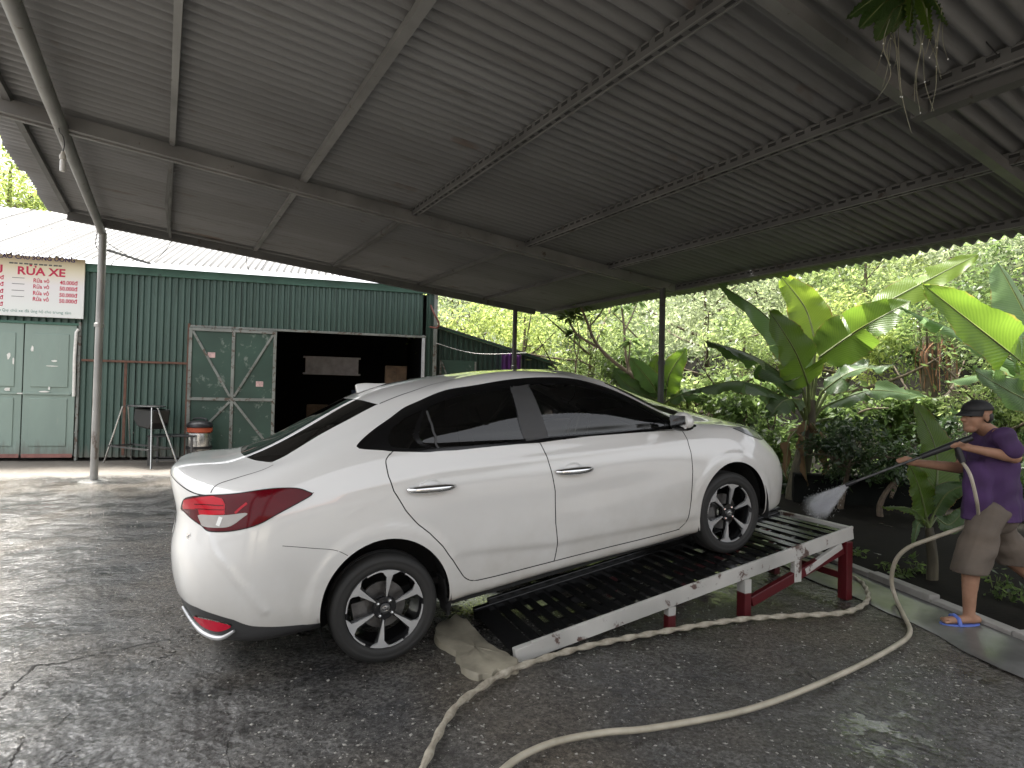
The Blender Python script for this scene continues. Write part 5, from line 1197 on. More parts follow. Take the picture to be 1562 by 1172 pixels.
# ---- spray of water: drops plus a thin mist
rng=np.random.default_rng(9); sdir=(at(1212,800,4.95)-nz).normalized(); u_=sdir.orthogonal().normalized(); v_=sdir.cross(u_); SL=.48
V=[];F=[]
for i in range(9500):
    t=rng.random()**.9*SL; sp_=.016+.24*t; r=sp_*abs(rng.normal())*.42; a_=rng.random()*6.283; p=nz+sdir*(t+.03)+u_*r*math.cos(a_)+v_*r*math.sin(a_); sz=.0011+.0024*rng.random()**3
    st=np.array(sdir)*sz*3.0
    q=oct_*sz+np.array(p); q[0]+=st; q[1]-=st; V.append(q); F.append(of+6*i)
n=NT('water_drop'); n.set(Base_Color=(.9,.92,.93),Roughness=.15); MAT['water_drop']=n.m
o=np_obj('water_spray',np.concatenate(V),np.concatenate(F),MAT['water_drop']); o['kind']='stuff'; o['label']='white fan of water drops sprayed from the lance over the ramp end'; o['category']='water spray'
n=NT('mist'); n.t.nodes.remove(n.p); vs=n.n('VolumePrincipled'); vs.inputs['Color'].default_value=(.95,.96,1,1); co=n.coord('Object'); sp=n.n('SeparateXYZ'); n.l(co,sp.inputs[0])
rr=n.math('SQRT',n.math('ADD',n.math('MULTIPLY',sp.outputs[0],sp.outputs[0]),n.math('MULTIPLY',sp.outputs[1],sp.outputs[1])))
q=n.math('DIVIDE',rr,n.math('ADD',n.math('MULTIPLY',sp.outputs[2],.24),.014)); fall=n.ramp(q,[(.0,1.),(.45,.35),(.9,0.)]); fz_=n.ramp(sp.outputs[2],[(.04,1.),(.30,.55),(.5,0.)])
mpn=n.coord('Object',(1,1,.25)); f=n.ramp(n.noise(26,3,.65,mpn),[(.35,.15),(.65,1.)])
n.l(n.math('MULTIPLY',n.math('MULTIPLY',n.math('MULTIPLY',fall,fz_),f),260.),vs.inputs['Density']); n.l(vs.outputs[0],n.out.inputs['Volume']); MAT['mist']=n.m
m=MB(); m.lathe([(.001,0),(.016,.0),(.05,.14),(.088,.3),(.136,.5),(.001,.5)],20); o=m.obj('mist',MAT['mist']); o['kind']='stuff'; o['label']='thin white mist round the water spray'; o['category']='mist'
o.matrix_world=Matrix.Translation(nz+sdir*.03)@sdir.to_track_quat('Z','Y').to_matrix().to_4x4()

# ================================================================== PLANTS
leafmat('leaf_bright',(.05,.085,.02),(.22,.28,.10),.58,.4,.5); leafmat('leaf_mid',(.03,.06,.016),(.13,.19,.055),.58,.38,.5); leafmat('leaf_grey',(.06,.085,.035),(.25,.29,.16),.58,.4,.5); leafmat('leaf_dark',(.010,.026,.008),(.045,.08,.025),.35,.35,.5)
leafmat('leaf_yellow',(.07,.11,.02),(.29,.35,.10),.58,.4,.5)
flat('bark',(.11,.085,.06),.9,var=.4,scale=12,bump=.6); flat('bark_pale',(.22,.17,.13),.85,var=.35,scale=9,bump=.5)
def leaf_cloud(rng,C,rad,n,size,flatness=.35,clumps=None,asp=2.9,droop=.4):
    """leaves as folded diamonds in clumps through an ellipsoid; returns V,F,tint"""
    rad=np.array(rad,float); k=clumps or max(8,int(n/120))
    d=rng.normal(size=(k,3)); d/=np.linalg.norm(d,axis=1,keepdims=True); r=rng.random(k)**.42
    cc=d*r[:,None]*rad; cs=(.10+.17*rng.random(k))*rad.mean()
    lum=rng.random(k)
    ci=rng.integers(0,k,n); p=cc[ci]+rng.normal(size=(n,3))*cs[ci][:,None]*[1,1,.75]
    nr=rng.normal(size=(n,3))*.8+p/rad*.5+[0,0,.6]; nr/=np.linalg.norm(nr,axis=1,keepdims=True)
    t=rng.normal(size=(n,3))+p/rad*.6-[0,0,droop]; t-=nr*(t*nr).sum(1,keepdims=True); t/=np.linalg.norm(t,axis=1,keepdims=True)+1e-9
    b=np.cross(nr,t); s=size*(.35+1.25*rng.random(n)**1.6)[:,None]
    P=p+np.array(C)
    V=np.stack([P,P+t*s*.5+b*s/asp*.5-nr*s*.06,P+t*s-nr*s*.12,P+t*s*.5-b*s/asp*.5-nr*s*.06],1).reshape(-1,3)
    F=np.arange(4*n).reshape(-1,4); tint=np.repeat(np.clip(.75*lum[ci]+.25*rng.random(n),0,1),4)
    return V,F,tint
def zhill(x,y):
    return float(hill(np.float64(x),np.float64(y)))
def tree(name,label,cat,px,py,Y,rad,n,size,mat,seed,group=None,trunk=True,bark='bark',base=None,asp=3.0,droop=.45,clumps=None,low=0):
    rng=np.random.default_rng(seed); C=at(px,py,Y); gz=zhill(C.x,Y) if (C.x>2 or Y>17) else 0.; b0=Vector((C.x+rng.normal()*.15,C.y+.1,gz-.1)) if base is None else Vector(base)
    e=empty(name,label,cat,b0,group); Cl=C-b0
    V,F,t=leaf_cloud(rng,Cl,rad,n,size,asp=asp,droop=droop,clumps=clumps); 
    keep=V.reshape(-1,4,3)[:,:,2].min(1)>-.05; idx=np.where(keep)[0]; V=V.reshape(-1,4,3)[idx].reshape(-1,3); t=t.reshape(-1,4)[idx].ravel(); F=np.arange(len(V)).reshape(-1,4)
    np_obj('crown',V,F,MAT[mat],e,attr=t)
    if trunk:
        m=MB(); H=max(.4,Cl.z); top=Cl+Vector((0,0,rad[2]*.35)); r0=.035*H**.7*.9+.02
        m.tube(spline([(0,0,-.1),Vector((rng.normal()*.08,rng.normal()*.08,H*.35)),Cl*.8,top],5),[r0*(1-.75*i/15) for i in range(16)],8)
        for i in range(7):
            q=Cl*(.45+.5*rng.random()); d=Vector(rng.normal(size=3)*np.array(rad)*.75); d.z=abs(d.z)*.7; m.tube(spline([q,q+d*.5+Vector((0,0,.1)),Cl*.5+q*.5+d],4),[r0*.45*(1-.8*j/8) for j in range(9)],6)
        m.obj('trunk',MAT[bark],e,smooth=True)
    return e
G_='trees on the slope behind the carport'
TL=[ # px,py,Y,rad,n,size,mat,label
 (716,500,17,(1.5,1.6,1.3),5200,.13,'leaf_yellow','yellow-green leafy tree just right of the shed corner above the lean-to'),
 (800,510,15,(1.3,1.4,1.3),5200,.12,'leaf_yellow','bright yellow-green tree behind the second carport post from the left'),
 (900,520,14,(1.5,1.3,1.3),5000,.12,'leaf_bright','light green tree rising behind the middle of the car roof'),
 (1075,470,14,(1.6,1.5,1.2),5600,.13,'leaf_grey','grey-green thin leaved tree right of the carport post behind the bonnet'),
 (1135,540,11.5,(1.1,1.0,1.0),4200,.10,'leaf_bright','light green bushy tree left of the big banana plant'),
 (1180,440,15,(1.6,1.5,1.3),4600,.13,'leaf_grey','pale grey-green tree right under the carport edge left of the big banana'),
 (1320,430,13,(1.5,1.4,1.2),5200,.12,'leaf_bright','bright tree showing between the big banana leaves and the right banana'),
 (1290,520,10.5,(.9,.9,.9),4200,.095,'leaf_yellow','yellow-green tree low behind the big banana leaf on the right side'),
 (1400,500,10,(.9,.9,.9),4000,.095,'leaf_mid','mid green tree between the two tall banana plants'),
 (1450,400,14,(1.8,1.5,1.1),5200,.13,'leaf_grey','grey-green tree at the upper right corner under the carport edge'),
 (1540,460,11,(1.2,1.1,1.2),4200,.11,'leaf_mid','green tree at the right border behind the banana leaves'),
 (1500,600,9,(.8,.8,.8),3600,.09,'leaf_bright','light green tree low behind the cap of the man'),
]
for i,(px,py,Y,rad,n_,sz,mt,lab) in enumerate(TL): tree('leafy_tree',lab,'tree',px,py,Y,rad,n_,sz,mt,100+i,G_)
BL=[(690,450,27,(2.6,2.2,2.6)),(800,440,25,(3,2.4,3)),(930,440,23,(2.8,2.4,2.8)),(1060,420,22,(2.8,2.4,2.6)),(1190,400,21,(2.8,2.2,2.6)),(1330,380,20,(2.8,2.2,2.4)),(1470,360,19,(2.8,2.2,2.4)),(1600,380,18,(2.6,2.2,2.6)),(860,520,20,(2.2,2,2)),(1010,520,19,(2.2,2,2)),(1230,500,17,(2.2,2,2)),(1390,470,16,(2,2,2))]
ORD=['first','second','third','fourth','fifth','sixth','seventh','eighth','ninth','tenth','eleventh','last']; RK={i:r for r,i in enumerate(sorted(range(len(BL)),key=lambda i:BL[i][0]))}
for i,(px,py,Y,rad) in enumerate(BL):
    tree('forest_tree','tall leafy tree of the wood at the back, %s from the left'%ORD[RK[i]],'tree',px,py,Y,rad,5200,.19,('leaf_grey','leaf_bright','leaf_yellow')[i%3],200+i,'dense wood at the back')
tree('leafy_tree','bright green tree rising behind the left end of the shed roof','tree',15,285,20,(2.2,2,1.7),7000,.17,'leaf_yellow',301,None)
tree('leafy_tree','small green tree top peeping over the shed roof near the left post','tree',90,325,24,(1.6,1.6,1.0),3000,.17,'leaf_mid',302,None)
# shrubs close behind the kerb
SL=[(1300,690,7.9,(.55,.5,.42),3600,.075,'leaf_dark','dark glossy small-leaved shrub hanging over the low wall right of banana trunk'),
 (1372,708,7.5,(.45,.4,.35),2800,.07,'leaf_dark','dark small-leaved shrub over the low wall beside the spray lance'),
 (1290,635,9.8,(.7,.6,.45),2600,.13,'leaf_mid','green shrub with drooping lobed leaves behind the dark shrub'),
 (1370,640,9.6,(.6,.5,.5),2200,.13,'leaf_mid','green shrub left of the cap of the man'),
 (1175,680,9.6,(.5,.5,.5),2600,.10,'leaf_mid','green shrub between the car nose and the big banana trunk'),
 (1130,610,10.4,(.8,.7,.5),2800,.14,'leaf_mid','broad shrub behind the car bonnet'),
 (1180,742,9.2,(.35,.4,.35),1800,.09,'leaf_dark','dark low shrub at the foot of the big banana trunk'),
 (1060,600,11.5,(.8,.7,.6),2600,.13,'leaf_bright','light shrub behind the windscreen of the car'),
 (960,560,13,(.8,.7,.6),2400,.13,'leaf_mid','green shrub behind the front of the car roof'),
 (1545,640,9.2,(.6,.5,.5),2600,.11,'leaf_mid','green shrub at the right border behind the man'),
 (1535,752,7.4,(.4,.4,.3),1800,.09,'leaf_dark','dark low shrub behind the waist of the man at the right border'),
 (1480,680,8.0,(.6,.5,.45),2600,.10,'leaf_dark','dark shrub behind the arms of the man')]
for i,(px,py,Y,rad,n_,sz,mt,lab) in enumerate(SL): tree('shrub',lab,'shrub',px,py,Y,rad,n_,sz,mt,400+i,'shrubs along the garden edge',asp=2.6,droop=.7)
# undergrowth covering the slope
rng=np.random.default_rng(77); n_=26000; x=rng.uniform(2,26,n_); y=rng.uniform(8.5,30,n_); k=(x>2.6-.17*(y-8))&((x/y)<1.15); x,y=x[k],y[k]; z=hill(x,y)
P=np.stack([x,y,z+rng.random(len(x))**2*.5],1); V,F,t=leaf_cloud(rng,(0,0,0),(1,1,1),len(P),.16); V=V.reshape(-1,4,3); V=V-V[:,:1]+P[:,None]
o=np_obj('undergrowth',V.reshape(-1,3),F,MAT['leaf_mid'],attr=t); o['kind']='stuff'; o['label']='low leafy undergrowth covering the slope under the trees'; o['category']='undergrowth'
# ---- bare-branched tree behind the car roof (frangipani habit: forked limbs with leaf rosettes)
def forked():
    rng=np.random.default_rng(31); b0=at(1000,640,12.2); b0.z=0; e=empty('forked_tree','forked bare-limbed tree with tufts of long leaves behind the car roof','tree',b0)
    tips=[]
    def limb(pts,r0,r1):
        q=[at(x,y,12.2+dy)-b0 for x,y,dy in pts]; P=spline(q,6); m=MB(); m.tube(P,[r0+(r1-r0)*i/(len(P)-1) for i in range(len(P))],8); m.obj('limb',MAT['bark_pale'],e,smooth=True); tips.append(q[-1]+b0)
    q=[Vector((0,0,-.1)),at(992,590,12.2)-b0]; m=MB(); m.tube(spline(q+[at(975,572,12.2)-b0],6),.06,8); m.obj('trunk',MAT['bark_pale'],e,smooth=True)
    limb([(985,585,0),(940,555,0),(910,525,0),(895,490,.1),(885,465,.1)],.045,.022); limb([(912,530,0),(880,510,-.1),(866,485,-.2)],.03,.016); limb([(990,590,0),(965,575,.1),(955,545,.2),(952,500,.2),(948,468,.2)],.04,.018); limb([(985,590,0),(955,590,-.1),(958,560,-.2),(962,520,-.2)],.03,.014); limb([(953,505,.2),(965,480,.25),(972,460,.3)],.02,.012); limb([(898,500,.1),(918,475,.2),(925,455,.2)],.02,.012)
    limb([(905,560,.6),(880,545,.6),(876,510,.6)],.018,.01); limb([(880,600,.5),(878,560,.5),(884,520,.5),(878,480,.6)],.02,.01)
    V=[];F=[];T_=[]
    for tp in tips:
        for i in range(26):
            a=rng.random()*6.283; el=rng.uniform(-.5,.9); d=np.array([math.cos(a)*math.cos(el),math.sin(a)*math.cos(el),math.sin(el)]); L=rng.uniform(.22,.36); s=np.cross(d,[0,0,1]); s/=np.linalg.norm(s); w=.035; o=np.array(tp-b0); k=len(V)
            V+= [o+d*.03,o+d*L*.45+s*w+[0,0,-.01],o+d*L+[0,0,-.10*L/.3],o+d*L*.45-s*w+[0,0,-.01]]; F.append((k,k+1,k+2,k+3)); T_+=[rng.random()]*4
    np_obj('foliage',V,F,MAT['leaf_mid'],e,attr=T_)
forked()
# ---- big broad leaves (banana habit)
def bleafmat(name,c_edge,c_mid,trans,rough=.38):
    n=NT(name); uvn=n.n('Attribute',attribute_name='across'); al=n.n('Attribute',attribute_name='along')
    w=n.n('TexWave',wave_type='BANDS'); cb=n.n('CombineXYZ'); n.l(n.math('SUBTRACT',al.outputs['Fac'],n.math('MULTIPLY',uvn.outputs['Fac'],.10)),cb.inputs[0]); w.inputs['Scale'].default_value=14; w.inputs['Distortion'].default_value=.6; n.l(cb.outputs[0],w.inputs['Vector'])
    f=n.noise(4,4,.55,n.coord('Object'))
    c=n.mix(n.math('ADD',n.math('MULTIPLY',f,.7),n.math('MULTIPLY',w.outputs['Fac'],.3)),c_edge,c_mid); rib=n.ramp(uvn.outputs['Fac'],[(.035,1.),(.06,0.)]); c=n.mix(rib,c,(.30,.34,.12)); brn=n.math('MULTIPLY',n.ramp(uvn.outputs['Fac'],[(.93,0.),(.99,1.)]),n.ramp(f,[(.45,0.),(.6,1.)])); c=n.mix(brn,c,(.16,.10,.03))
    n.set(Base_Color=c,Roughness=rough); n.p.inputs['Specular IOR Level'].default_value=.5; n.bump(w.outputs['Fac'],.35,.006)
    t=n.n('BsdfTranslucent'); hs_=n.n('HueSaturation'); hs_.inputs['Value'].default_value=2.3; hs_.inputs['Saturation'].default_value=1.0; hs_.inputs['Hue'].default_value=.49; n.l(c,hs_.inputs['Color']); n.l(hs_.outputs[0],t.inputs[0])
    mx=n.n('MixShader'); mx.inputs[0].default_value=trans; n.l(n.p.outputs[0],mx.inputs[1]); n.l(t.outputs[0],mx.inputs[2]); n.l(mx.outputs[0],n.out.inputs[0]); MAT[name]=n.m
bleafmat('banana_leaf',(.045,.09,.010),(.09,.155,.018),.5); bleafmat('banana_yellow',(.085,.14,.012),(.14,.205,.025),.55); bleafmat('banana_dark',(.03,.066,.016),(.065,.12,.032),.4); bleafmat('banana_pale',(.07,.12,.05),(.13,.20,.09),.4,.28)
flat('banana_stem',(.10,.13,.04),.5,var=.35,scale=8); 
n=NT('banana_trunk'); f=n.noise(5,6,.65,n.coord('Object',(3,3,.6))); n.set(Base_Color=n.ramp(f,[(.3,(.035,.03,.02)),(.55,(.075,.065,.04)),(.75,(.13,.11,.07))]),Roughness=.7); n.bump(f,.5,.01); MAT['banana_trunk']=n.m
def blade(e,base,mid,tip,width,nrm,fold=.0,mat='banana_leaf',tears=0,seed=0,wave=.02,curl=0.):
    rng=np.random.default_rng(seed); org=e.location; P=spline([base,mid,tip],18); P=[p-org for p in P]; K=len(P); nu=6; nrm=Vector(nrm).normalized()
    tearset=sorted(rng.choice(np.arange(4,K-3),size=min(tears,K-8),replace=False).tolist()) if tears else []
    V=[];F=[];AC=[];AL=[]; ph=rng.random()*6
    for side in (-1,1):
        seg=0; drop=rng.normal()*.05; prev=None
        for i in range(K):
            t=(P[min(i+1,K-1)]-P[max(i-1,0)]).normalized(); n_=(nrm-t*nrm.dot(t)).normalized(); s=t.cross(n_)*side; u=i/(K-1)
            w=width*.5*(math.sin(math.pi*min(1,u*1.02+.02)**.62))**.62*(1-.10*u) if u<1 else .0
            if i in tearset and rng.random()<.8:
                row=prow(V,P,i,t,n_,s,w*.985,fold+drop,nu,wave,ph,u,curl,AC,AL); 
                if prev is not None: quads(F,prev,row,side)
                drop=fold*.0+rng.normal()*.38; prev=None
            row=prow(V,P,i,t,n_,s,w,fold+drop,nu,wave,ph,u,curl,AC,AL)
            if prev is not None: quads(F,prev,row,side)
            prev=row
    me=np_mesh('leaf_blade',np.array([tuple(v) for v in V]),np.array(F),MAT[mat],smooth=True)
    a=me.attributes.new('across','FLOAT','POINT'); a.data.foreach_set('value',np.array(AC,np.float32)); a=me.attributes.new('along','FLOAT','POINT'); a.data.foreach_set('value',np.array(AL,np.float32))
    o=link(bpy.data.objects.new('leaf_blade',me),e)
    m=MB(); m.tube(P[:-1],[.016*(width/.5)**.5*(1-.85*i/(K-1)) for i in range(K-1)],6); m.obj('midrib',MAT['banana_stem'],o,smooth=True)
    return o
def prow(V,P,i,t,n_,s,w,fold,nu,wave,ph,u,curl,AC,AL):
    r=[]
    for j in range(nu+1):
        x=j/nu; a=fold*(.6+.6*x)+curl*x*x; q=P[i]+s*w*x*math.cos(a)+n_*(w*x*math.sin(a)+wave*x*math.sin(ph+u*23+j*.5)*(.4+x)+.010*math.sin(u*95+x*6)*x)+t*(w*.22*x)
        r.append(len(V)); V.append(q); AC.append(x); AL.append(u)
    return r
def quads(F,a,b,side):
    for j in range(len(a)-1): F.append((a[j],a[j+1],b[j+1],b[j]) if side>0 else (a[j],b[j],b[j+1],a[j+1]))
def petiole(e,pts,r=.022):
    P=spline([p-e.location for p in pts],6); m=MB(); m.tube(P,[r*(1.25-.5*i/(len(P)-1)) for i in range(len(P))],8); m.obj('petiole',MAT['banana_stem'],e,smooth=True)
def stem(e,pts,radii,name='trunk',mat='banana_trunk'):
    P=spline([p-e.location for p in pts],8); k=len(P); rr=[np.interp(i/(k-1),np.linspace(0,1,len(radii)),radii) for i in range(k)]; m=MB(); m.tube(P,rr,14,rad=lambda i,a,r:r*(1+.07*math.sin(3*a+i*.3))); m.obj(name,MAT[mat],e,smooth=True)
# big banana plant
Y0=8.6; b=at(1216,776,Y0); b.z=zhill(b.x,b.y)-.02; B1=empty('banana_plant','big banana plant with broad split leaves between car nose and low wall','banana plant',b)
top=at(1234,650,Y0); stem(B1,[b,at(1217,745,Y0),at(1224,700,Y0),top,at(1238,610,Y0)],[.17,.145,.12,.095,.06])
LV=[((1250,545,0),(1312,502,-.3),(1392,458,-.6),0.76,(-.25,-.9,.30),.10,'banana_leaf',5),
 ((1244,525,.1),(1228,470,.25),(1188,418,.35),0.63,(-.35,-.85,.35),.15,'banana_yellow',3),
 ((1233,588,-.15),(1212,535,-.35),(1172,472,-.5),0.74,(.15,-.97,.15),.05,'banana_leaf',4),
 ((1224,594,-.1),(1152,545,-.35),(1076,520,-.6),0.51,(.1,-.35,.93),-.75,'banana_dark',4),
 ((1208,612,-.1),(1130,582,-.4),(1040,600,-.7),0.41,(0,-.2,1),-.95,'banana_pale',8),
 ((1256,596,-.1),(1302,566,-.35),(1366,556,-.6),0.48,(-.1,-.55,.83),-.15,'banana_pale',5),
 ((1262,618,-.1),(1330,596,-.3),(1412,606,-.5),0.37,(0,-.35,.93),-.35,'banana_pale',4),
 ((1230,565,.2),(1168,482,.5),(1092,430,.7),0.56,(-.3,-.75,.6),-.1,'banana_pale',6),
 ((1222,610,-.25),(1195,612,-.6),(1170,640,-.9),0.41,(-.5,-.6,.6),-.5,'banana_dark',3),
 ((1335,470,.1),(1420,425,.0),(1496,386,-.1),0.48,(.1,-.8,.55),-.12,'banana_yellow',4),
 ((1275,640,-.2),(1300,650,-.4),(1330,690,-.5),0.31,(.3,-.7,.6),-.4,'banana_dark',4)]
for i,(a,c_,d_,w_,nr_,fo,mt,te) in enumerate(LV):
    p0=at(a[0],a[1],Y0+a[2]); p1=at(c_[0],c_[1],Y0+c_[2]); p2=at(d_[0],d_[1],Y0+d_[2])
    blade(B1,p0,p1,p2,w_,nr_,fo,mt,te,500+i); petiole(B1,[top+Vector((random.uniform(-.03,.03),random.uniform(-.03,.03),-.05)),(top+p0)/2+Vector((0,0,.04)),p0],.024)
bleafmat('banana_dry',(.10,.06,.028),(.17,.11,.055),.25,.8)
for i,(a,c_,d_,w_) in enumerate((((1226,648,-.1),(1204,672,-.3),(1199,732,-.35),.26),((1238,645,-.1),(1256,676,-.25),(1258,728,-.3),.22),((1230,642,-.2),(1226,680,-.38),(1232,742,-.34),.20))):
    blade(B1,at(a[0],a[1],Y0+a[2]),at(c_[0],c_[1],Y0+c_[2]),at(d_[0],d_[1],Y0+d_[2]),w_,(.1*(i-1),-.9,.3),-.7,'banana_dry',7,530+i,wave=.03)
# right banana plant, stem outside the frame edge
Y1=7.6; b=at(1640,860,Y1); b.z=zhill(b.x,b.y); B2=empty('banana_plant','banana plant leaning in from the right border, its stem out of view','banana plant',b); top2=at(1632,640,Y1); stem(B2,[b,at(1636,740,Y1),top2,at(1628,600,Y1)],[.18,.15,.11,.06])
for i,(a,c_,d_,w_,nr_,fo,mt,te) in enumerate([((1605,590,0),(1510,515,-.2),(1405,432,-.3),0.76,(-.25,-.85,.45),-.05,'banana_leaf',5),
 ((1600,560,.3),(1560,470,.5),(1520,398,.6),0.74,(-.5,-.8,.25),.1,'banana_pale',5),((1600,585,.1),(1490,520,.2),(1372,468,.3),0.41,(.05,-.3,.95),-.8,'banana_pale',5),
 ((1605,600,.0),(1520,570,-.1),(1440,584,-.2),0.41,(0,-.25,.95),-.6,'banana_pale',10),((1610,630,-.3),(1545,600,-.6),(1478,560,-.8),0.48,(-.1,-.75,.6),-.1,'banana_dark',3),((1615,640,.3),(1585,690,.1),(1560,760,.0),.4,(-.6,-.7,.3),-.3,'banana_leaf',5),
 ((1612,620,.6),(1560,585,.8),(1500,535,1.0),0.54,(-.2,-.8,.5),.1,'banana_dark',3)]):
    p0=at(a[0],a[1],Y1+a[2]); blade(B2,p0,at(c_[0],c_[1],Y1+c_[2]),at(d_[0],d_[1],Y1+d_[2]),w_,nr_,fo,mt,te,540+i); petiole(B2,[top2,(top2+p0)/2+Vector((0,0,.05)),p0])
# young banana by the kerb
Y2=4.95; b=gnd(1421,888); Y2=b.y; B3=empty('banana_plant','young banana plant standing at the kerb in front of the low wall','banana plant',b); t3=at(1417,805,Y2); stem(B3,[b,at(1423,850,Y2),t3],[.045,.04,.03])
for i,(a,c_,d_,w_,nr_,fo,mt,te) in enumerate([((1413,790,0),(1402,745,-.05),(1386,705,-.1),.26,(.1,-.95,.2),.1,'banana_leaf',0),((1425,780,.05),(1428,690,.15),(1394,612,.2),.36,(-.05,-.95,.25),-.05,'banana_leaf',1),((1424,785,0),(1446,752,-.05),(1482,738,-.1),.20,(.1,-.8,.55),-.1,'banana_dark',0),((1412,795,-.02),(1385,775,-.1),(1344,774,-.15),.11,(0,-.4,.9),-.5,'banana_leaf',0),((1428,790,.05),(1450,800,.05),(1476,770,.1),.18,(.2,-.8,.5),0,'banana_dark',0),((1410,800,.0),(1400,800,-.1),(1392,838,-.15),.08,(-.3,-.8,.3),-.4,'banana_pale',0)]):
    p0=at(a[0],a[1],Y2+a[2]); blade(B3,p0,at(c_[0],c_[1],Y2+c_[2]),at(d_[0],d_[1],Y2+d_[2]),w_,nr_,fo,mt,te,560+i,wave=.008); petiole(B3,[t3,(t3+p0)/2,p0],.011)
# broad leaved plant behind the bonnet
Y3=10.9; b=at(1010,680,Y3); b.z=0; B4=empty('banana_plant','small broad-leaved plant behind the windscreen at the carport post','banana plant',b); t4=at(1010,620,Y3); stem(B4,[b,t4],[.07,.05])
for i,(a,c_,d_,w_,nr_,fo,mt,te) in enumerate([((1015,605,0),(1022,570,0),(1048,530,.1),.55,(.2,-.95,.2),.05,'banana_leaf',0),((1005,605,0),(990,580,-.1),(960,545,-.1),.55,(-.3,-.9,.2),.05,'banana_dark',1),((1008,610,.1),(1000,580,.2),(1002,540,.3),.6,(0,-.97,.2),0,'banana_leaf',1),((1000,610,0),(960,590,-.1),(935,560,-.2),.4,(-.3,-.8,.4),-.2,'banana_dark',1),((1020,610,-.1),(1050,600,-.3),(1085,612,-.4),.4,(.2,-.6,.7),-.3,'banana_dark',2)]):
    p0=at(a[0],a[1],Y3+a[2]); blade(B4,p0,at(c_[0],c_[1],Y3+c_[2]),at(d_[0],d_[1],Y3+d_[2]),w_,nr_,fo,mt,te,580+i); petiole(B4,[t4,p0],.02)
# dead brown fronds hanging from a palm trunk
rng=np.random.default_rng(8); Y4=9.6; c_=at(1425,522,Y4); D=empty('dead_fronds','brown dried fronds hanging between the two tall banana plants','dead leaves',c_); flat('dry_leaf',(.17,.085,.045),.9,var=.5,scale=9)
for i in range(26):
    a=rng.uniform(-.34,.30); L=rng.uniform(.45,.85); w=rng.uniform(.012,.03); z0=rng.uniform(-.08,.05); y=rng.normal()*.12
    m=MB(); P=spline([(a*.5,y,z0),(a,y-.03,z0-L*.4),(a+rng.normal()*.04,y-.05,z0-L)],5); V=[];F=[]
    for q,p in enumerate(P): ww=w*(1-.7*q/(len(P)-1)); V+=[p+Vector((-ww,.006,0)),p+Vector((0,-.008,0)),p+Vector((ww,.006,0))]
    for q in range(len(P)-1): F+=[(q*3,q*3+1,q*3+4,q*3+3),(q*3+1,q*3+2,q*3+5,q*3+4)]
    m.add(V,F); o=m.obj('frond',MAT['dry_leaf'],D,smooth=True)
m=MB(); m.tube([(0,.1,-2.6),(.02,.1,-1),(0,.1,.1)],.11,10); m.obj('trunk',MAT['bark'],D,smooth=True)
# weeds at the kerb
for i,(x,y,s_) in enumerate(((1372,884,.10),(1392,878,.13),(1512,905,.16),(1535,925,.12),(1350,872,.09),(1290,850,.10))):
    b=gnd(x,y); b=b+Vector((.05,.03,0)); rng=np.random.default_rng(600+i); e=empty('weed',('small weed sprouting at the kerb left of the young banana','small weed sprouting at the kerb just left of the young banana stem','larger weed at the kerb beside the leg of the man','small weed at the kerb right of the larger weed','tiny weed at the kerb behind the hose bend','tiny weed at the kerb behind the ramp end leg')[i],'weed',b,'weeds along the kerb')
    V,F,t=leaf_cloud(rng,(0,0,s_*.6),(s_,s_,s_*.6),60,s_*.55,asp=2.5); np_obj('foliage',V,F,MAT['leaf_mid'],e,attr=t)
    m=MB(); 
    for q in range(4): m.tube([(0,0,-.02),(rng.normal()*s_*.3,rng.normal()*s_*.3,s_*.8)],.003,5)
    m.obj('stalk',MAT['banana_stem'],e)
# ---- hanging orchid by the camera
YO=3.1; c_=at(1385,-25,YO); OR=empty('hanging_plant','dark leaved orchid with trailing white roots hanging at the upper right','hanging plant',c_)
for i,(dx,dy,w_,mt,nr_) in enumerate(((-75,55,.17,'banana_dark',(-.2,-.9,.3)),(-50,75,.18,'banana_dark',(0,-.95,.2)),(-95,40,.14,'banana_dark',(-.3,-.8,.4)),(0,60,.14,'banana_leaf',(.5,-.8,.2)),(35,72,.15,'banana_leaf',(.3,-.9,.1)),(60,50,.13,'banana_dark',(.3,-.8,.4)),(10,80,.05,'banana_pale',(.7,-.6,.2)),(-25,62,.14,'banana_dark',(.2,-.9,.2)))):
    p2=at(1385+dx,-25+dy+15,YO-.05); p1=c_+(p2-c_)*.5+Vector((0,-.03,.02)); blade(OR,c_,p1,p2,w_,nr_,-.15,mt,0,620+i,wave=.002)
n=NT('root'); n.set(Base_Color=(.30,.30,.22),Roughness=.5); MAT['root']=n.m
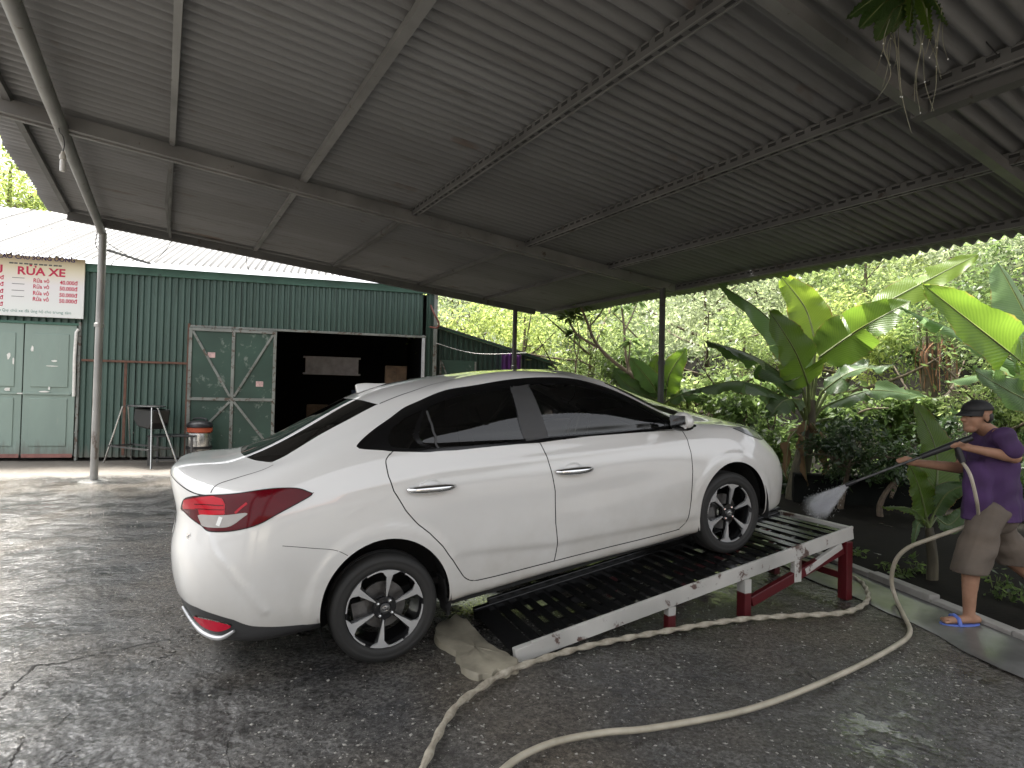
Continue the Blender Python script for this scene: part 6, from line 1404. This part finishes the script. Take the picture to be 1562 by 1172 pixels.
rng=np.random.default_rng(12)
for i in range(16):
    x0=1345+rng.random()*100; L=rng.uniform(60,190); dx=rng.normal()*22; p=[at(x0,rng.uniform(10,45),YO+rng.normal()*.06)]
    y0=20
    for q in (.35,.7,1): p.append(at(x0+dx*q+rng.normal()*4,y0+L*q,YO+rng.normal()*.05))
    m=MB(); m.tube([v-c_ for v in spline(p,6)],[.0022*(1-.5*k/19) for k in range(19)],5); o=m.obj('root',MAT['root'],OR,smooth=True)
    for q in range(1):
        v=p[rng.integers(1,4)]-c_; m=MB(); m.ball(v,(.0035,.0035,.005),8); m.obj('drop',MAT['water_drop'],o,smooth=True)
m=MB(); m.tube(spline([(0,0,0),(0,.1,.3),rp(5.2,-9.6,.0)-c_],6),.004,6); m.obj('hanger',MAT['black_cable'],OR,smooth=True)


# ================================================================== HOUSE ACROSS THE YARD (unseen, added behind the camera for car paint reflections)
flat('render_cream',(.55,.52,.44),.8,var=.15,scale=2); flat('roof_tile',(.24,.10,.07),.8,var=.3,scale=8)
HB=empty('house','cream house with red roof added unseen behind the viewer for reflections','house',(5.5,-13,0)); HB.rotation_euler=(0,0,-.55)
m=MB(); m.box((-6,-3,0),(6,3,3.4)); m.obj('wall',MAT['render_cream'],HB)
m=MB(); m.add([(-6.5,-3.5,3.4),(6.5,-3.5,3.4),(6.5,3.5,3.4),(-6.5,3.5,3.4),(-6.5,0,5.2),(6.5,0,5.2)],[(0,1,5,4),(2,3,4,5),(0,4,3),(1,2,5),(3,2,1,0)]); m.obj('roof',MAT['roof_tile'],HB)
for x in (-4,-1.2,3.6):
    m=MB(); m.box((x-.7,3.0,.9),(x+.7,3.05,2.3)); w_=m.obj('window',MAT['white_paint'],HB)
    for q in (-.35,.35): m=MB(); m.box((x+q-.28,3.051,.98),(x+q+.28,3.06,2.22)); m.obj('pane',MAT['tint_glass'],w_)
m=MB(); m.box((.9,3.0,0),(2.0,3.06,2.2)); m.obj('door',MAT['junk_brown'],HB,bevel=.01)
